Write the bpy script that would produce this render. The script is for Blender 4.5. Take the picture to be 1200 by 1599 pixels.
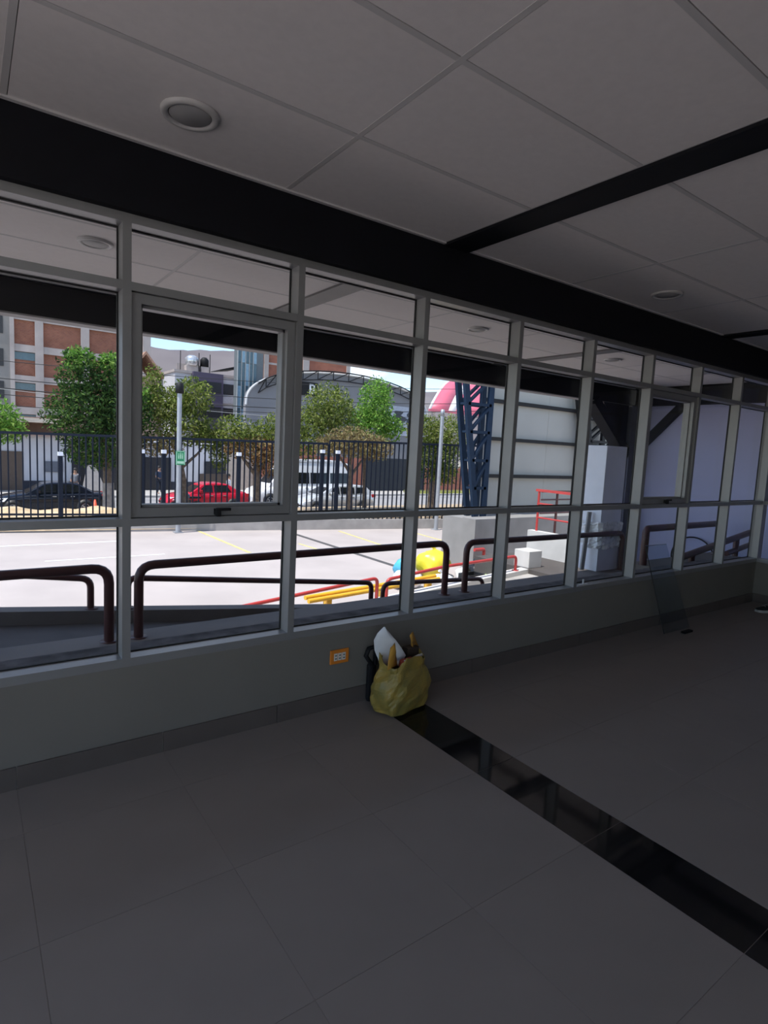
import bpy, bmesh, math, random
from mathutils import Vector, Matrix

for o in list(bpy.data.objects):
    bpy.data.objects.remove(o)
SC = bpy.context.scene
COL = SC.collection
R = math.radians

# ------------------------------------------------------------------ camera
cam_d = bpy.data.cameras.new('camera')
cam_d.sensor_fit = 'VERTICAL'
cam_d.sensor_height = 36.0
cam_d.lens = 904.99 * 36.0 / 1599.0
cam_d.clip_start = 0.05
cam_d.clip_end = 2000
cam = bpy.data.objects.new('camera', cam_d)
COL.objects.link(cam)
yaw, pitch, roll = 0.627948, 0.107587, 0.0499886
fw = Vector((math.sin(yaw) * math.cos(pitch), math.cos(yaw) * math.cos(pitch), -math.sin(pitch)))
r0 = Vector((math.cos(yaw), -math.sin(yaw), 0))
u0 = r0.cross(fw)
rv = math.cos(roll) * r0 + math.sin(roll) * u0
uv = -math.sin(roll) * r0 + math.cos(roll) * u0
m = Matrix(((rv.x, uv.x, -fw.x, 0), (rv.y, uv.y, -fw.y, 0), (rv.z, uv.z, -fw.z, 1.5), (0, 0, 0, 1)))
cam.matrix_world = m
SC.camera = cam

# ------------------------------------------------------------------ world, sun, exposure
SUN_DIR = Vector((-0.40, -0.06, 0.91)).normalized()      # towards the sun
world = bpy.data.worlds.new('world')
SC.world = world
world.use_nodes = True
nt = world.node_tree
nt.nodes.clear()
w_out = nt.nodes.new('ShaderNodeOutputWorld')
w_bg = nt.nodes.new('ShaderNodeBackground')
w_sky = nt.nodes.new('ShaderNodeTexSky')
w_sky.sky_type = 'NISHITA'
w_sky.sun_disc = False
w_sky.sun_elevation = math.asin(SUN_DIR.z)
w_sky.sun_rotation = math.atan2(SUN_DIR.x, SUN_DIR.y)
w_sky.altitude = 3200
w_sky.air_density = 1.2
w_sky.dust_density = 0.4
w_tc = nt.nodes.new('ShaderNodeTexCoord')
w_map = nt.nodes.new('ShaderNodeMapping')
w_map.inputs['Scale'].default_value = (1.0, 1.0, 2.6)
w_map.inputs['Location'].default_value = (0.35, 0.1, 0.0)
w_noise = nt.nodes.new('ShaderNodeTexNoise')
w_noise.inputs['Scale'].default_value = 2.6
w_noise.inputs['Detail'].default_value = 7
w_noise.inputs['Roughness'].default_value = 0.58
w_ramp = nt.nodes.new('ShaderNodeValToRGB')
w_ramp.color_ramp.elements[0].position = 0.53
w_ramp.color_ramp.elements[1].position = 0.62
w_mix = nt.nodes.new('ShaderNodeMixRGB')
w_mix.inputs[2].default_value = (5.5, 5.6, 5.8, 1)
nt.links.new(w_tc.outputs['Generated'], w_map.inputs['Vector'])
nt.links.new(w_map.outputs['Vector'], w_noise.inputs['Vector'])
nt.links.new(w_noise.outputs['Fac'], w_ramp.inputs['Fac'])
nt.links.new(w_ramp.outputs['Color'], w_mix.inputs[0])
nt.links.new(w_sky.outputs['Color'], w_mix.inputs[1])
nt.links.new(w_mix.outputs['Color'], w_bg.inputs['Color'])
nt.links.new(w_bg.outputs['Background'], w_out.inputs['Surface'])
w_bg.inputs['Strength'].default_value = 0.20

sun_d = bpy.data.lights.new('sun', 'SUN')
sun_d.energy = 4.0
sun_d.angle = R(0.53)
sun_d.color = (1.0, 0.955, 0.90)
sun = bpy.data.objects.new('sun', sun_d)
sun.rotation_euler = (-SUN_DIR).to_track_quat('-Z', 'Y').to_euler()
sun.location = (-20, -5, 60)
COL.objects.link(sun)

SC.view_settings.view_transform = 'Standard'
SC.view_settings.look = 'None'
SC.view_settings.gamma = 1.0
SC.view_settings.use_curve_mapping = False
SC.view_settings.exposure = 0.60
SC.cycles.max_bounces = 10
SC.cycles.diffuse_bounces = 7
SC.cycles.transparent_max_bounces = 24
SC.cycles.caustics_reflective = False
SC.cycles.caustics_refractive = False
SC.cycles.sample_clamp_indirect = 6.0
SC.cycles.use_denoising = True

# ------------------------------------------------------------------ materials
MATS = {}


def mat(name, col, rough=0.6, metal=0.0, var=0.08, scale=6.0, bump=0.0, col2=None, spec=None, detail=4):
    """procedural material: colour with noise variation and optional fine bump"""
    if name in MATS:
        return MATS[name]
    mt = bpy.data.materials.new(name)
    mt.use_nodes = True
    n = mt.node_tree
    b = n.nodes['Principled BSDF']
    b.inputs['Roughness'].default_value = rough
    b.inputs['Metallic'].default_value = metal
    if spec is not None:
        b.inputs['Specular IOR Level'].default_value = spec
    tc = n.nodes.new('ShaderNodeTexCoord')
    no = n.nodes.new('ShaderNodeTexNoise')
    no.inputs['Scale'].default_value = scale
    no.inputs['Detail'].default_value = detail
    n.links.new(tc.outputs['Object'], no.inputs['Vector'])
    rp = n.nodes.new('ShaderNodeValToRGB')
    c2 = col2 if col2 else tuple(min(1, c * (1 + var)) for c in col)
    c1 = col if col2 else tuple(c * (1 - var) for c in col)
    rp.color_ramp.elements[0].position = 0.32
    rp.color_ramp.elements[1].position = 0.68
    rp.color_ramp.elements[0].color = (*c1, 1)
    rp.color_ramp.elements[1].color = (*c2, 1)
    n.links.new(no.outputs['Fac'], rp.inputs['Fac'])
    n.links.new(rp.outputs['Color'], b.inputs['Base Color'])
    if bump:
        bp = n.nodes.new('ShaderNodeBump')
        bp.inputs['Strength'].default_value = bump
        bp.inputs['Distance'].default_value = 0.01
        n2 = n.nodes.new('ShaderNodeTexNoise')
        n2.inputs['Scale'].default_value = scale * 12
        n2.inputs['Detail'].default_value = 3
        n.links.new(tc.outputs['Object'], n2.inputs['Vector'])
        n.links.new(n2.outputs['Fac'], bp.inputs['Height'])
        n.links.new(bp.outputs['Normal'], b.inputs['Normal'])
    MATS[name] = mt
    return mt


def brick_mat(name, c1, c2, mortar, scale=1.0):
    mt = bpy.data.materials.new(name)
    mt.use_nodes = True
    n = mt.node_tree
    b = n.nodes['Principled BSDF']
    b.inputs['Roughness'].default_value = 0.9
    tc = n.nodes.new('ShaderNodeTexCoord')
    mp = n.nodes.new('ShaderNodeMapping')
    mp.inputs['Rotation'].default_value = (R(90), 0, 0)
    br = n.nodes.new('ShaderNodeTexBrick')
    br.inputs['Scale'].default_value = scale
    br.inputs['Brick Width'].default_value = 0.26
    br.inputs['Row Height'].default_value = 0.12
    br.inputs['Mortar Size'].default_value = 0.012
    br.inputs['Color1'].default_value = (*c1, 1)
    br.inputs['Color2'].default_value = (*c2, 1)
    br.inputs['Mortar'].default_value = (*mortar, 1)
    no = n.nodes.new('ShaderNodeTexNoise')
    no.inputs['Scale'].default_value = 0.9
    no.inputs['Detail'].default_value = 6
    mx = n.nodes.new('ShaderNodeMixRGB')
    mx.blend_type = 'MULTIPLY'
    rp = n.nodes.new('ShaderNodeValToRGB')
    rp.color_ramp.elements[0].position = 0.3
    rp.color_ramp.elements[0].color = (0.72, 0.70, 0.70, 1)
    rp.color_ramp.elements[1].position = 0.7
    mx.inputs[0].default_value = 1
    n.links.new(tc.outputs['Object'], mp.inputs['Vector'])
    n.links.new(mp.outputs['Vector'], br.inputs['Vector'])
    n.links.new(tc.outputs['Object'], no.inputs['Vector'])
    n.links.new(no.outputs['Fac'], rp.inputs['Fac'])
    n.links.new(br.outputs['Color'], mx.inputs[1])
    n.links.new(rp.outputs['Color'], mx.inputs[2])
    n.links.new(mx.outputs['Color'], b.inputs['Base Color'])
    return mt


def glass_mat(name, tint=(0.93, 0.95, 0.95), refl=1.0):
    """thin pane: straight transmission plus a fresnel reflection"""
    mt = bpy.data.materials.new(name)
    mt.use_nodes = True
    n = mt.node_tree
    n.nodes.clear()
    out = n.nodes.new('ShaderNodeOutputMaterial')
    tr = n.nodes.new('ShaderNodeBsdfTransparent')
    no = n.nodes.new('ShaderNodeTexNoise')
    no.inputs['Scale'].default_value = 1.7
    rp = n.nodes.new('ShaderNodeValToRGB')
    rp.color_ramp.elements[0].color = (*[t * 0.985 for t in tint], 1)
    rp.color_ramp.elements[1].color = (*tint, 1)
    n.links.new(no.outputs['Fac'], rp.inputs['Fac'])
    n.links.new(rp.outputs['Color'], tr.inputs['Color'])
    gl = n.nodes.new('ShaderNodeBsdfGlossy')
    gl.inputs['Roughness'].default_value = 0.02
    fr = n.nodes.new('ShaderNodeFresnel')
    ge = n.nodes.new('ShaderNodeNewGeometry')     # a thin pane reflects alike from both faces
    mp = n.nodes.new('ShaderNodeMapRange')
    mp.inputs['To Min'].default_value = 1.45
    mp.inputs['To Max'].default_value = 1 / 1.45
    n.links.new(ge.outputs['Backfacing'], mp.inputs['Value'])
    n.links.new(mp.outputs['Result'], fr.inputs['IOR'])
    mu = n.nodes.new('ShaderNodeMath')
    mu.operation = 'MULTIPLY'
    mu.inputs[1].default_value = refl
    mx = n.nodes.new('ShaderNodeMixShader')
    n.links.new(fr.outputs['Fac'], mu.inputs[0])
    n.links.new(mu.outputs['Value'], mx.inputs['Fac'])
    n.links.new(tr.outputs['BSDF'], mx.inputs[1])
    n.links.new(gl.outputs['BSDF'], mx.inputs[2])
    n.links.new(mx.outputs['Shader'], out.inputs['Surface'])
    return mt


def leaf_mat(name, cols):
    mt = bpy.data.materials.new(name)
    mt.use_nodes = True
    n = mt.node_tree
    b = n.nodes['Principled BSDF']
    b.inputs['Roughness'].default_value = 0.8
    b.inputs['Specular IOR Level'].default_value = 0.15
    ge = n.nodes.new('ShaderNodeNewGeometry')
    rp = n.nodes.new('ShaderNodeValToRGB')
    el = rp.color_ramp.elements
    el[0].position = 0
    el[0].color = (*cols[0], 1)
    el[1].position = 1
    el[1].color = (*cols[-1], 1)
    for i, c in enumerate(cols[1:-1]):
        e = el.new((i + 1) / (len(cols) - 1))
        e.color = (*c, 1)
    n.links.new(ge.outputs['Random Per Island'], rp.inputs['Fac'])
    n.links.new(rp.outputs['Color'], b.inputs['Base Color'])
    tl = n.nodes.new('ShaderNodeBsdfTranslucent')
    n.links.new(rp.outputs['Color'], tl.inputs['Color'])
    mx = n.nodes.new('ShaderNodeMixShader')
    mx.inputs['Fac'].default_value = 0.3
    n.links.new(b.outputs['BSDF'], mx.inputs[1])
    n.links.new(tl.outputs['BSDF'], mx.inputs[2])
    n.links.new(mx.outputs['Shader'], n.nodes['Material Output'].inputs['Surface'])
    return mt


FLOOR = mat('porcelain_tile', (0.285, 0.25, 0.228), 0.5, var=0.05, scale=2.2, spec=0.3)
GROUT = mat('floor_grout', (0.285, 0.25, 0.228), 0.7)
BLACKT = mat('black_porcelain', (0.012, 0.012, 0.013), 0.06, var=0.2, scale=3)
SKIRT = mat('skirting_tile', (0.125, 0.105, 0.095), 0.4, var=0.06)
GROUTL = mat('skirting_grout', (0.42, 0.40, 0.37), 0.9)
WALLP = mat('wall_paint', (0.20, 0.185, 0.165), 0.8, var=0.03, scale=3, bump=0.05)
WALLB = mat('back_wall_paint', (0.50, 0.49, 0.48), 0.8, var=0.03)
CEIL = mat('ceiling_panel', (0.86, 0.815, 0.79), 0.9, var=0.02, scale=30, bump=0.08)
CANOPY = mat('canopy_panel', (0.91, 0.86, 0.83), 0.9, var=0.02, scale=30, bump=0.05)
TBAR = mat('ceiling_bar', (0.64, 0.62, 0.605), 0.6, var=0.02)
STEEL = mat('dark_steel', (0.008, 0.0085, 0.012), 0.65, var=0.1, spec=0.2)
STEELG = mat('lit_flange_steel', (0.30, 0.29, 0.29), 0.5, var=0.05)  # lit copy of the dark steel, for the flange underside
ALU = mat('grey_aluminium', (0.29, 0.287, 0.288), 0.38, metal=0.25, var=0.04)
GASK = mat('black_gasket', (0.01, 0.01, 0.011), 0.6)
GLASS = glass_mat('window_glass', (0.95, 0.96, 0.96), 0.45)
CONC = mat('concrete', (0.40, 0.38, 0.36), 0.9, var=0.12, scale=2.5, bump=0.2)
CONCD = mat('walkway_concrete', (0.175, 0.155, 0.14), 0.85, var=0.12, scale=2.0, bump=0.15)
RAMPM = mat('shade_dark_screed', (0.085, 0.075, 0.07), 0.85, var=0.1, scale=3, bump=0.15)  # dark colour carries the shade of the landing, which sun would reach
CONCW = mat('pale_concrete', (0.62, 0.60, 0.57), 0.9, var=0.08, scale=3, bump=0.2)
DUST = mat('dusty_ledge', (0.05, 0.05, 0.058), 0.9, var=0.6, scale=9, col2=(0.16, 0.16, 0.18))
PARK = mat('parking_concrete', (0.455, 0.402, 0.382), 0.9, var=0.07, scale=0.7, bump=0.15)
LINEY = mat('yellow_line_paint', (0.66, 0.56, 0.25), 0.8, var=0.15, scale=8)
LINEW = mat('white_line_paint', (0.78, 0.76, 0.74), 0.8, var=0.1, scale=8)
DRAIN = mat('drain_channel', (0.09, 0.085, 0.085), 0.8)
RAILM = mat('maroon_shaded_pipe_paint', (0.075, 0.023, 0.022), 0.35, var=0.12, scale=10)  # maroon; on the ramp rails a shaded copy of the red pipe paint
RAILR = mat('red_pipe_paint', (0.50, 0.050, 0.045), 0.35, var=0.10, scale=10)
YELP = mat('yellow_pipe_paint', (0.85, 0.48, 0.03), 0.4, var=0.08)
WHITEP = mat('white_panel', (0.84, 0.87, 0.95), 0.7, var=0.03)
BLUEW = mat('skylit_white_paint', (0.48, 0.50, 0.76), 0.8, var=0.03, scale=1.5)  # white wall; blue of the skylight put into its colour
NAVY = mat('navy_steel', (0.012, 0.028, 0.058), 0.7, var=0.1, spec=0.2)
COURT = mat('court_sheet', (0.42, 0.405, 0.365), 0.6, var=0.06, scale=0.8)
BLACKM = mat('black_steel', (0.010, 0.010, 0.012), 0.6, spec=0.25)

# ------------------------------------------------------------------ mesh helpers


class MB:
    def __init__(s):
        s.v, s.f, s.sm = [], [], []

    def add(s, vs, fs, smooth=False):
        o = len(s.v)
        s.v += [tuple(v) for v in vs]
        s.f += [tuple(i + o for i in f) for f in fs]
        s.sm += [smooth] * len(fs)

    def box(s, x0, y0, z0, x1, y1, z1):
        if x1 < x0: x0, x1 = x1, x0
        if y1 < y0: y0, y1 = y1, y0
        if z1 < z0: z0, z1 = z1, z0
        s.add([(x0, y0, z0), (x1, y0, z0), (x1, y1, z0), (x0, y1, z0), (x0, y0, z1), (x1, y0, z1), (x1, y1, z1), (x0, y1, z1)],
              [(0, 3, 2, 1), (4, 5, 6, 7), (0, 1, 5, 4), (1, 2, 6, 5), (2, 3, 7, 6), (3, 0, 4, 7)])
        return s

    def hexa(s, b, t):
        """8 corners: bottom ring of 4, top ring of 4 (same order, counter-clockwise from above)"""
        s.add(list(b) + list(t), [(3, 2, 1, 0), (4, 5, 6, 7), (0, 1, 5, 4), (1, 2, 6, 5), (2, 3, 7, 6), (3, 0, 4, 7)])
        return s

    def bar(s, a, b, w, h=None, up=(0, 0, 1)):
        """rectangular bar between two points"""
        h = h or w
        a, b = Vector(a), Vector(b)
        d = (b - a).normalized()
        u = Vector(up)
        if abs(d.dot(u)) > 0.98:
            u = Vector((0, 1, 0))
        x = d.cross(u).normalized() * w / 2
        y = x.cross(d).normalized() * h / 2
        P = [a - x - y, a + x - y, a + x + y, a - x + y, b - x - y, b + x - y, b + x + y, b - x + y]
        s.add(P, [(0, 1, 2, 3), (7, 6, 5, 4), (0, 4, 5, 1), (1, 5, 6, 2), (2, 6, 7, 3), (3, 7, 4, 0)])
        return s

    def tube(s, pts, r, n=10, caps=True):
        pts = [Vector(p) for p in pts]
        rs = r if isinstance(r, (list, tuple)) else [r] * len(pts)
        t0 = (pts[1] - pts[0]).normalized()
        u = Vector((0, 0, 1)) if abs(t0.z) < 0.9 else Vector((1, 0, 0))
        x = t0.cross(u).normalized()
        rings = []
        for i, p in enumerate(pts):
            if i == 0: t = t0
            elif i == len(pts) - 1: t = (pts[i] - pts[i - 1]).normalized()
            else: t = ((pts[i + 1] - pts[i]).normalized() + (pts[i] - pts[i - 1]).normalized()).normalized()
            x = (x - t * x.dot(t)).normalized()
            y = t.cross(x)
            rings.append([p + (x * math.cos(2 * math.pi * k / n) + y * math.sin(2 * math.pi * k / n)) * rs[i] for k in range(n)])
        vs = [q for rg in rings for q in rg]
        fs = []
        for i in range(len(rings) - 1):
            for k in range(n):
                a, b = i * n + k, i * n + (k + 1) % n
                fs.append((a, b, b + n, a + n))
        s.add(vs, fs, True)
        if caps:
            s.add(rings[0], [tuple(reversed(range(n)))])
            s.add(rings[-1], [tuple(range(n))])
        return s

    def lathe(s, prof, c=(0, 0, 0), n=24, axis='z'):
        vs, fs = [], []
        for (r, h) in prof:
            for k in range(n):
                a = 2 * math.pi * k / n
                p = (r * math.cos(a), r * math.sin(a), h)
                if axis == 'y': p = (p[0], p[2], p[1])
                if axis == 'x': p = (p[2], p[0], p[1])
                vs.append((c[0] + p[0], c[1] + p[1], c[2] + p[2]))
        for i in range(len(prof) - 1):
            for k in range(n):
                a, b = i * n + k, i * n + (k + 1) % n
                f = (a, b, b + n, a + n)
                fs.append(f if axis != 'y' else tuple(reversed(f)))
        s.add(vs, fs, True)
        return s

    def prism(s, poly, y0, y1):
        """polygon in x,z extruded along y"""
        n = len(poly)
        vs = [(p[0], y0, p[1]) for p in poly] + [(p[0], y1, p[1]) for p in poly]
        fs = [tuple(range(n)), tuple(reversed(range(n, 2 * n)))]
        for i in range(n):
            j = (i + 1) % n
            fs.append((j, i, i + n, j + n))
        s.add(vs, fs)
        return s

    def mesh(s, name, m):
        me = bpy.data.meshes.new(name)
        me.from_pydata(s.v, [], s.f)
        me.polygons.foreach_set('use_smooth', s.sm)
        if m: me.materials.append(m)
        me.update()
        return me

    def build(s, name, m, parent=None, loc=None):
        o = bpy.data.objects.new(name, s.mesh(name, m))
        COL.objects.link(o)
        if parent is not None:
            o.parent = parent
            base = WL.get(parent.name, Vector((0, 0, 0)))
            o.location = -base
            WL[o.name] = Vector((0, 0, 0))
        else:
            WL[o.name] = Vector((0, 0, 0))
        if loc is not None:
            o.location = loc
        return o


WL = {}   # world location of each parent, so that children can be given in world coordinates


def thing(name, label, cat, loc=(0, 0, 0), group=None):
    o = bpy.data.objects.new(name, None)
    o.empty_display_size = 0.1
    COL.objects.link(o)
    o.location = loc
    WL[o.name] = Vector(loc)
    o['label'] = label
    o['category'] = cat
    if group: o['group'] = group
    return o


def tag(o, label, cat, group=None, kind=None):
    o['label'] = label
    o['category'] = cat
    if group: o['group'] = group
    if kind: o['kind'] = kind
    return o


def struct(o, label=None):
    o['kind'] = 'structure'
    if label: o['label'] = label
    return o


def struct_empty(name, label=None, loc=(0, 0, 0)):
    o = bpy.data.objects.new(name, None)
    COL.objects.link(o)
    o.location = loc
    WL[o.name] = Vector(loc)
    o['kind'] = 'structure'
    if label: o['label'] = label
    return o


def copy_tree(o, parent=None):
    c = o.copy()
    COL.objects.link(c)
    if parent is not None: c.parent = parent
    for ch in list(o.children):
        copy_tree(ch, c)
    return c


def link_mesh(name, me, parent, loc):
    o = bpy.data.objects.new(name, me)
    COL.objects.link(o)
    o.parent = parent
    o.location = Vector(loc) - WL.get(parent.name, Vector((0, 0, 0)))
    return o


def bevel(o, w, seg=2):
    md = o.modifiers.new('bevel', 'BEVEL')
    md.width = w
    md.segments = seg
    md.limit_method = 'ANGLE'
    return o


def arc_path(pts, r, n=5):
    """polyline with rounded corners"""
    pts = [Vector(p) for p in pts]
    out = [pts[0]]
    for i in range(1, len(pts) - 1):
        a, b, c = pts[i - 1], pts[i], pts[i + 1]
        d1, d2 = (a - b).normalized(), (c - b).normalized()
        k = min(r, (a - b).length * 0.45, (c - b).length * 0.45)
        p, q = b + d1 * k, b + d2 * k
        for j in range(n + 1):
            t = j / n
            out.append(p * (1 - t) ** 2 + b * 2 * t * (1 - t) + q * t * t)
    out.append(pts[-1])
    return out


# ================================================================== ROOM SHELL
D = 2.744           # interior face of the window wall
RX0, RX1 = -2.4, 7.20
RY0 = -3.2
HC = 2.71           # ceiling height

# floor: grout bed + tiles (pieces), 0.6 m module either side of the black strip
floor = struct(MB().box(RX0, RY0, -0.12, RX1 + 0.1, D + 0.02, -0.0012).build('floor', GROUT), 'large grey porcelain tile floor with one black strip')
xl = [1.93 - 0.595 * k for k in range(8)][::-1]
xr = [2.197 + 0.600 * k for k in range(9)] + [RX1]
xl[0] = RX0
ys = [RY0] + [2.40 - 0.5875 * k for k in range(10)][::-1] + [D]
G = 0.0006
tile_cache = {}


def tile_mesh(w, d, m, nm):
    k = (round(w, 3), round(d, 3), nm)
    if k not in tile_cache:
        t = MB()
        c = 0.0004
        t.hexa([(0, 0, -0.0012), (w, 0, -0.0012), (w, d, -0.0012), (0, d, -0.0012)],
               [(c, c, 0), (w - c, c, 0), (w - c, d - c, 0), (c, d - c, 0)])
        tile_cache[k] = t.mesh(nm, m)
    return tile_cache[k]


for xs in (xl, xr):
    for i in range(len(xs) - 1):
        for j in range(len(ys) - 1):
            if xs[i + 1] - xs[i] < 0.02: continue
            link_mesh('floor_tile', tile_mesh(xs[i + 1] - xs[i] - 2 * G, ys[j + 1] - ys[j] - 2 * G, FLOOR, 'floor_tile'), floor, (xs[i] + G, ys[j] + G, 0))
for j in range(len(ys) - 1):
    link_mesh('black_floor_tile', tile_mesh(2.197 - 1.93 - 2 * G, ys[j + 1] - ys[j] - 3 * G, BLACKT, 'black_floor_tile'), floor, (1.93 + G, ys[j] + 1.5 * G, 0))

# low wall under the window band, other walls behind the camera
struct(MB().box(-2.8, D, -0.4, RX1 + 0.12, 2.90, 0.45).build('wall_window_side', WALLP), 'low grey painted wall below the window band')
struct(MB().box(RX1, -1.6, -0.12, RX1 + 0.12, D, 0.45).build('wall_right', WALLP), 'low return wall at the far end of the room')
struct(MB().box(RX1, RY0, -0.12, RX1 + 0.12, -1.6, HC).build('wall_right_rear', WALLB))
# unseen glazing added at left end and rear left to light the room
struct(MB().box(RX0 - 0.12, RY0, -0.12, RX0, D, 0.08).box(RX0 - 0.12, RY0, 2.62, RX0, D, HC + 0.1).build('wall_left', WALLB))
BWX0, BWX1, BWZ0, BWZ1 = RX0, 0.2, 0.08, 2.62
struct(MB().box(BWX1, RY0 - 0.12, -0.12, RX1 + 0.12, RY0, HC + 0.1).box(RX0 - 0.12, RY0 - 0.12, -0.12, BWX1, RY0, BWZ0).box(RX0 - 0.12, RY0 - 0.12, BWZ1, BWX1, RY0, HC + 0.1).build('wall_back', WALLB))

# skirting tiles on the window wall
base = struct(MB().box(RX0, D - 0.006, 0.0, RX1, D - 0.0005, 0.096).build('baseboard_window_side', GROUTL))
sx = [1.93 - 0.595 * k for k in range(8)][::-1] + [2.197 + 0.6 * k for k in range(9)] + [RX1 - 0.013]
for i in range(len(sx) - 1):
    MB().box(sx[i] + 0.002, D - 0.013, 0.0, sx[i + 1] - (0.002 if i < len(sx) - 2 else 0.0), D - 0.005, 0.098).build('skirting_tile', SKIRT, base)
base2 = struct(MB().box(RX1 - 0.006, -1.6, 0.0, RX1 - 0.0005, D - 0.014, 0.096).build('baseboard_right', GROUTL))
for i in range(7):
    MB().box(RX1 - 0.013, D - 0.015 - 0.6 * (i + 1) + 0.004, 0.0, RX1 - 0.005, D - 0.015 - 0.6 * i, 0.098).build('skirting_tile', SKIRT, base2)

# ------------------------------------------------------------------ ceilings (panels are pieces)
gx_in = [-2.4, -1.10, -0.94, 0.14, 1.28, 2.30, 2.48, 3.47, 4.63, 5.74, 5.90, 7.2]
gy_in = [-3.2, -2.60, -2.02, -1.43, -0.84, -0.255, 0.335, 0.93, 1.475, 2.06, 2.70]
BEAMS = ((-1.10, -0.94), (2.30, 2.48), (5.74, 5.90))
DL_IN = [(0.713, 2.345), (4.136, 2.358), (0.713, -0.55), (4.136, -0.55)]


def ceiling(name, gx, gy, z, pm, bm_, downs, label):
    root = struct_empty(name, label, (0, 0, z))
    # backing above the panels keeps light out
    MB().box(gx[0], gy[0], z + 0.035, gx[-1], gy[-1], z + 0.06).build('ceiling_backing', GASK, root)
    for i in range(len(gx) - 1):
        if (gx[i], gx[i + 1]) in BEAMS: continue
        for j in range(len(gy) - 1):
            x0, x1, y0, y1 = gx[i] + 0.0135, gx[i + 1] - 0.0105, gy[j] + 0.0105, gy[j + 1] - 0.0145
            MB().box(x0, y0, z + 0.004, x1, y1, z + 0.02).build('ceiling_panel', pm, root)
    for x in gx[1:-1]:
        MB().box(x - 0.011, gy[0], z + 0.003, x + 0.011, gy[-1], z + 0.03).build('ceiling_bar', bm_, root)
    for y in gy[1:-1]:
        MB().box(gx[0], y - 0.011, z + 0.0032, gx[-1], y + 0.011, z + 0.029).build('ceiling_bar', bm_, root)
    for (y0, y1) in ((gy[0], gy[0] + 0.022), (gy[-1] - 0.022, gy[-1])):
        MB().box(gx[0], y0, z - 0.004, gx[-1], y1, z + 0.03).build('edge_angle', bm_, root)
    return root


ceil_root = ceiling('ceiling', gx_in, gy_in, HC, CEIL, TBAR, DL_IN, 'suspended ceiling of large pale panels')
gx_out = [-5.9, -4.6, -3.35, -2.2, -1.10, -0.94, 0.14, 1.26, 2.30, 2.48, 3.47, 4.63, 5.74, 5.90, 6.95, 8.05, 9.12]
gy_out = [2.90, 3.31, 3.90, 4.50, 5.09, 5.60]
can_root = ceiling('ceiling_canopy', gx_out, gy_out, HC, CANOPY, TBAR, [], 'pale panelled ceiling of the canopy outside the windows')

# dark steel: flush cross beams, deep beam over the windows, fascia beam of the canopy
bw = struct_empty('trim_1', 'dark steel beams across the ceiling')
for (x0, x1) in BEAMS:
    MB().box(x0 - 0.004, RY0, HC - 0.012, x1 + 0.004, 2.70, HC + 0.03).build('cross_beam', STEEL, bw)
MB().box(RX0, 2.70, 2.437, RX1 + 0.12, 2.90, 2.80).build('window_beam', STEEL, bw)
MB().box(RX1 - 0.02, -1.7, 2.437, RX1 + 0.14, 2.70, 2.80).build('end_beam', STEEL, bw)
bo = struct_empty('trim_2', 'dark steel beams of the canopy')
for (x0, x1) in BEAMS:
    MB().box(x0 - 0.004, 2.90, HC - 0.012, x1 + 0.004, 5.62, HC + 0.03).build('cross_beam', mat('lit_cross_steel', (0.16, 0.155, 0.15), 0.5), bo)  # same dark steel as indoors, lightened as if lit from below


def ibeam(a, b, z0, z1, w, mw, horiz='x'):
    """I section beam between a and b: web and two flanges"""
    t = 0.014
    web, lo, up = MB(), MB(), MB()
    if horiz == 'x':
        web.box(a[0], a[1] - 0.03, z0 + t, b[0], a[1] + 0.006, z1 - t)
        lo.box(a[0], a[1] - w / 2, z0, b[0], a[1] + w / 2, z0 + t)
        up.box(a[0], a[1] - w / 2, z1 - t, b[0], a[1] + w / 2, z1)
    else:
        web.box(a[0] - 0.006, a[1], z0 + t, a[0] + 0.006, b[1], z1 - t)
        lo.box(a[0] - w / 2, a[1], z0, a[0] + w / 2, b[1], z0 + t)
        up.box(a[0] - w / 2, a[1], z1 - t, a[0] + w / 2, b[1], z1)
    return web, lo, up


for nm, mb_ in zip(('fascia_web', 'lower_flange', 'upper_flange'), ibeam((-6, 5.70), (14, 5.70), 2.425, 2.72, 0.16, STEEL)):
    mb_.build(nm, STEELG if nm == 'lower_flange' else STEEL, bo)
for nm, mb_ in zip(('end_web', 'end_flange', 'end_upper_flange'), ibeam((9.22, 2.9), (9.22, 5.62), 2.43, 2.72, 0.16, STEEL, 'y')):
    mb_.build(nm, STEEL, bo)
# roof over everything, with an unseen eave past the fascia added for its shadow
struct(MB().box(-2.55, -3.4, 3.06, 15, 2.75, 3.22).box(-7, 2.75, 3.06, 15, 6.75, 3.22).build('roof', CONC), 'flat roof slab over room and canopy with an eave added for shade')

# ------------------------------------------------------------------ window band
MW = 0.036
FD0, FD1 = D, D + 0.10          # frame depth
ZS0, ZS1 = 0.45, 0.49
ZM0, ZM1 = 1.10, 1.135
ZT0, ZT1 = 2.125, 2.16
ZH0, ZH1 = 2.40, 2.437
MC = [0.577 + 0.83 * k for k in range(-4, 9)]   # mullion centre lines
GY = FD1 - 0.012


def pane(p, x0, x1, z0, z1, y=GY, frame=True):
    o = MB().box(x0, y, z0, x1, y + 0.006, z1).build('glass_pane', GLASS, p)
    if frame:
        g = MB()
        t = 0.006
        g.box(x0, y - 0.003, z0, x1, y + 0.009, z0 + t).box(x0, y - 0.003, z1 - t, x1, y + 0.009, z1)
        g.box(x0, y - 0.003, z0 + t, x0 + t, y + 0.009, z1 - t).box(x1 - t, y - 0.003, z0 + t, x1, y + 0.009, z1 - t)
        g.build('gasket', GASK, o)
    return o


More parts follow.
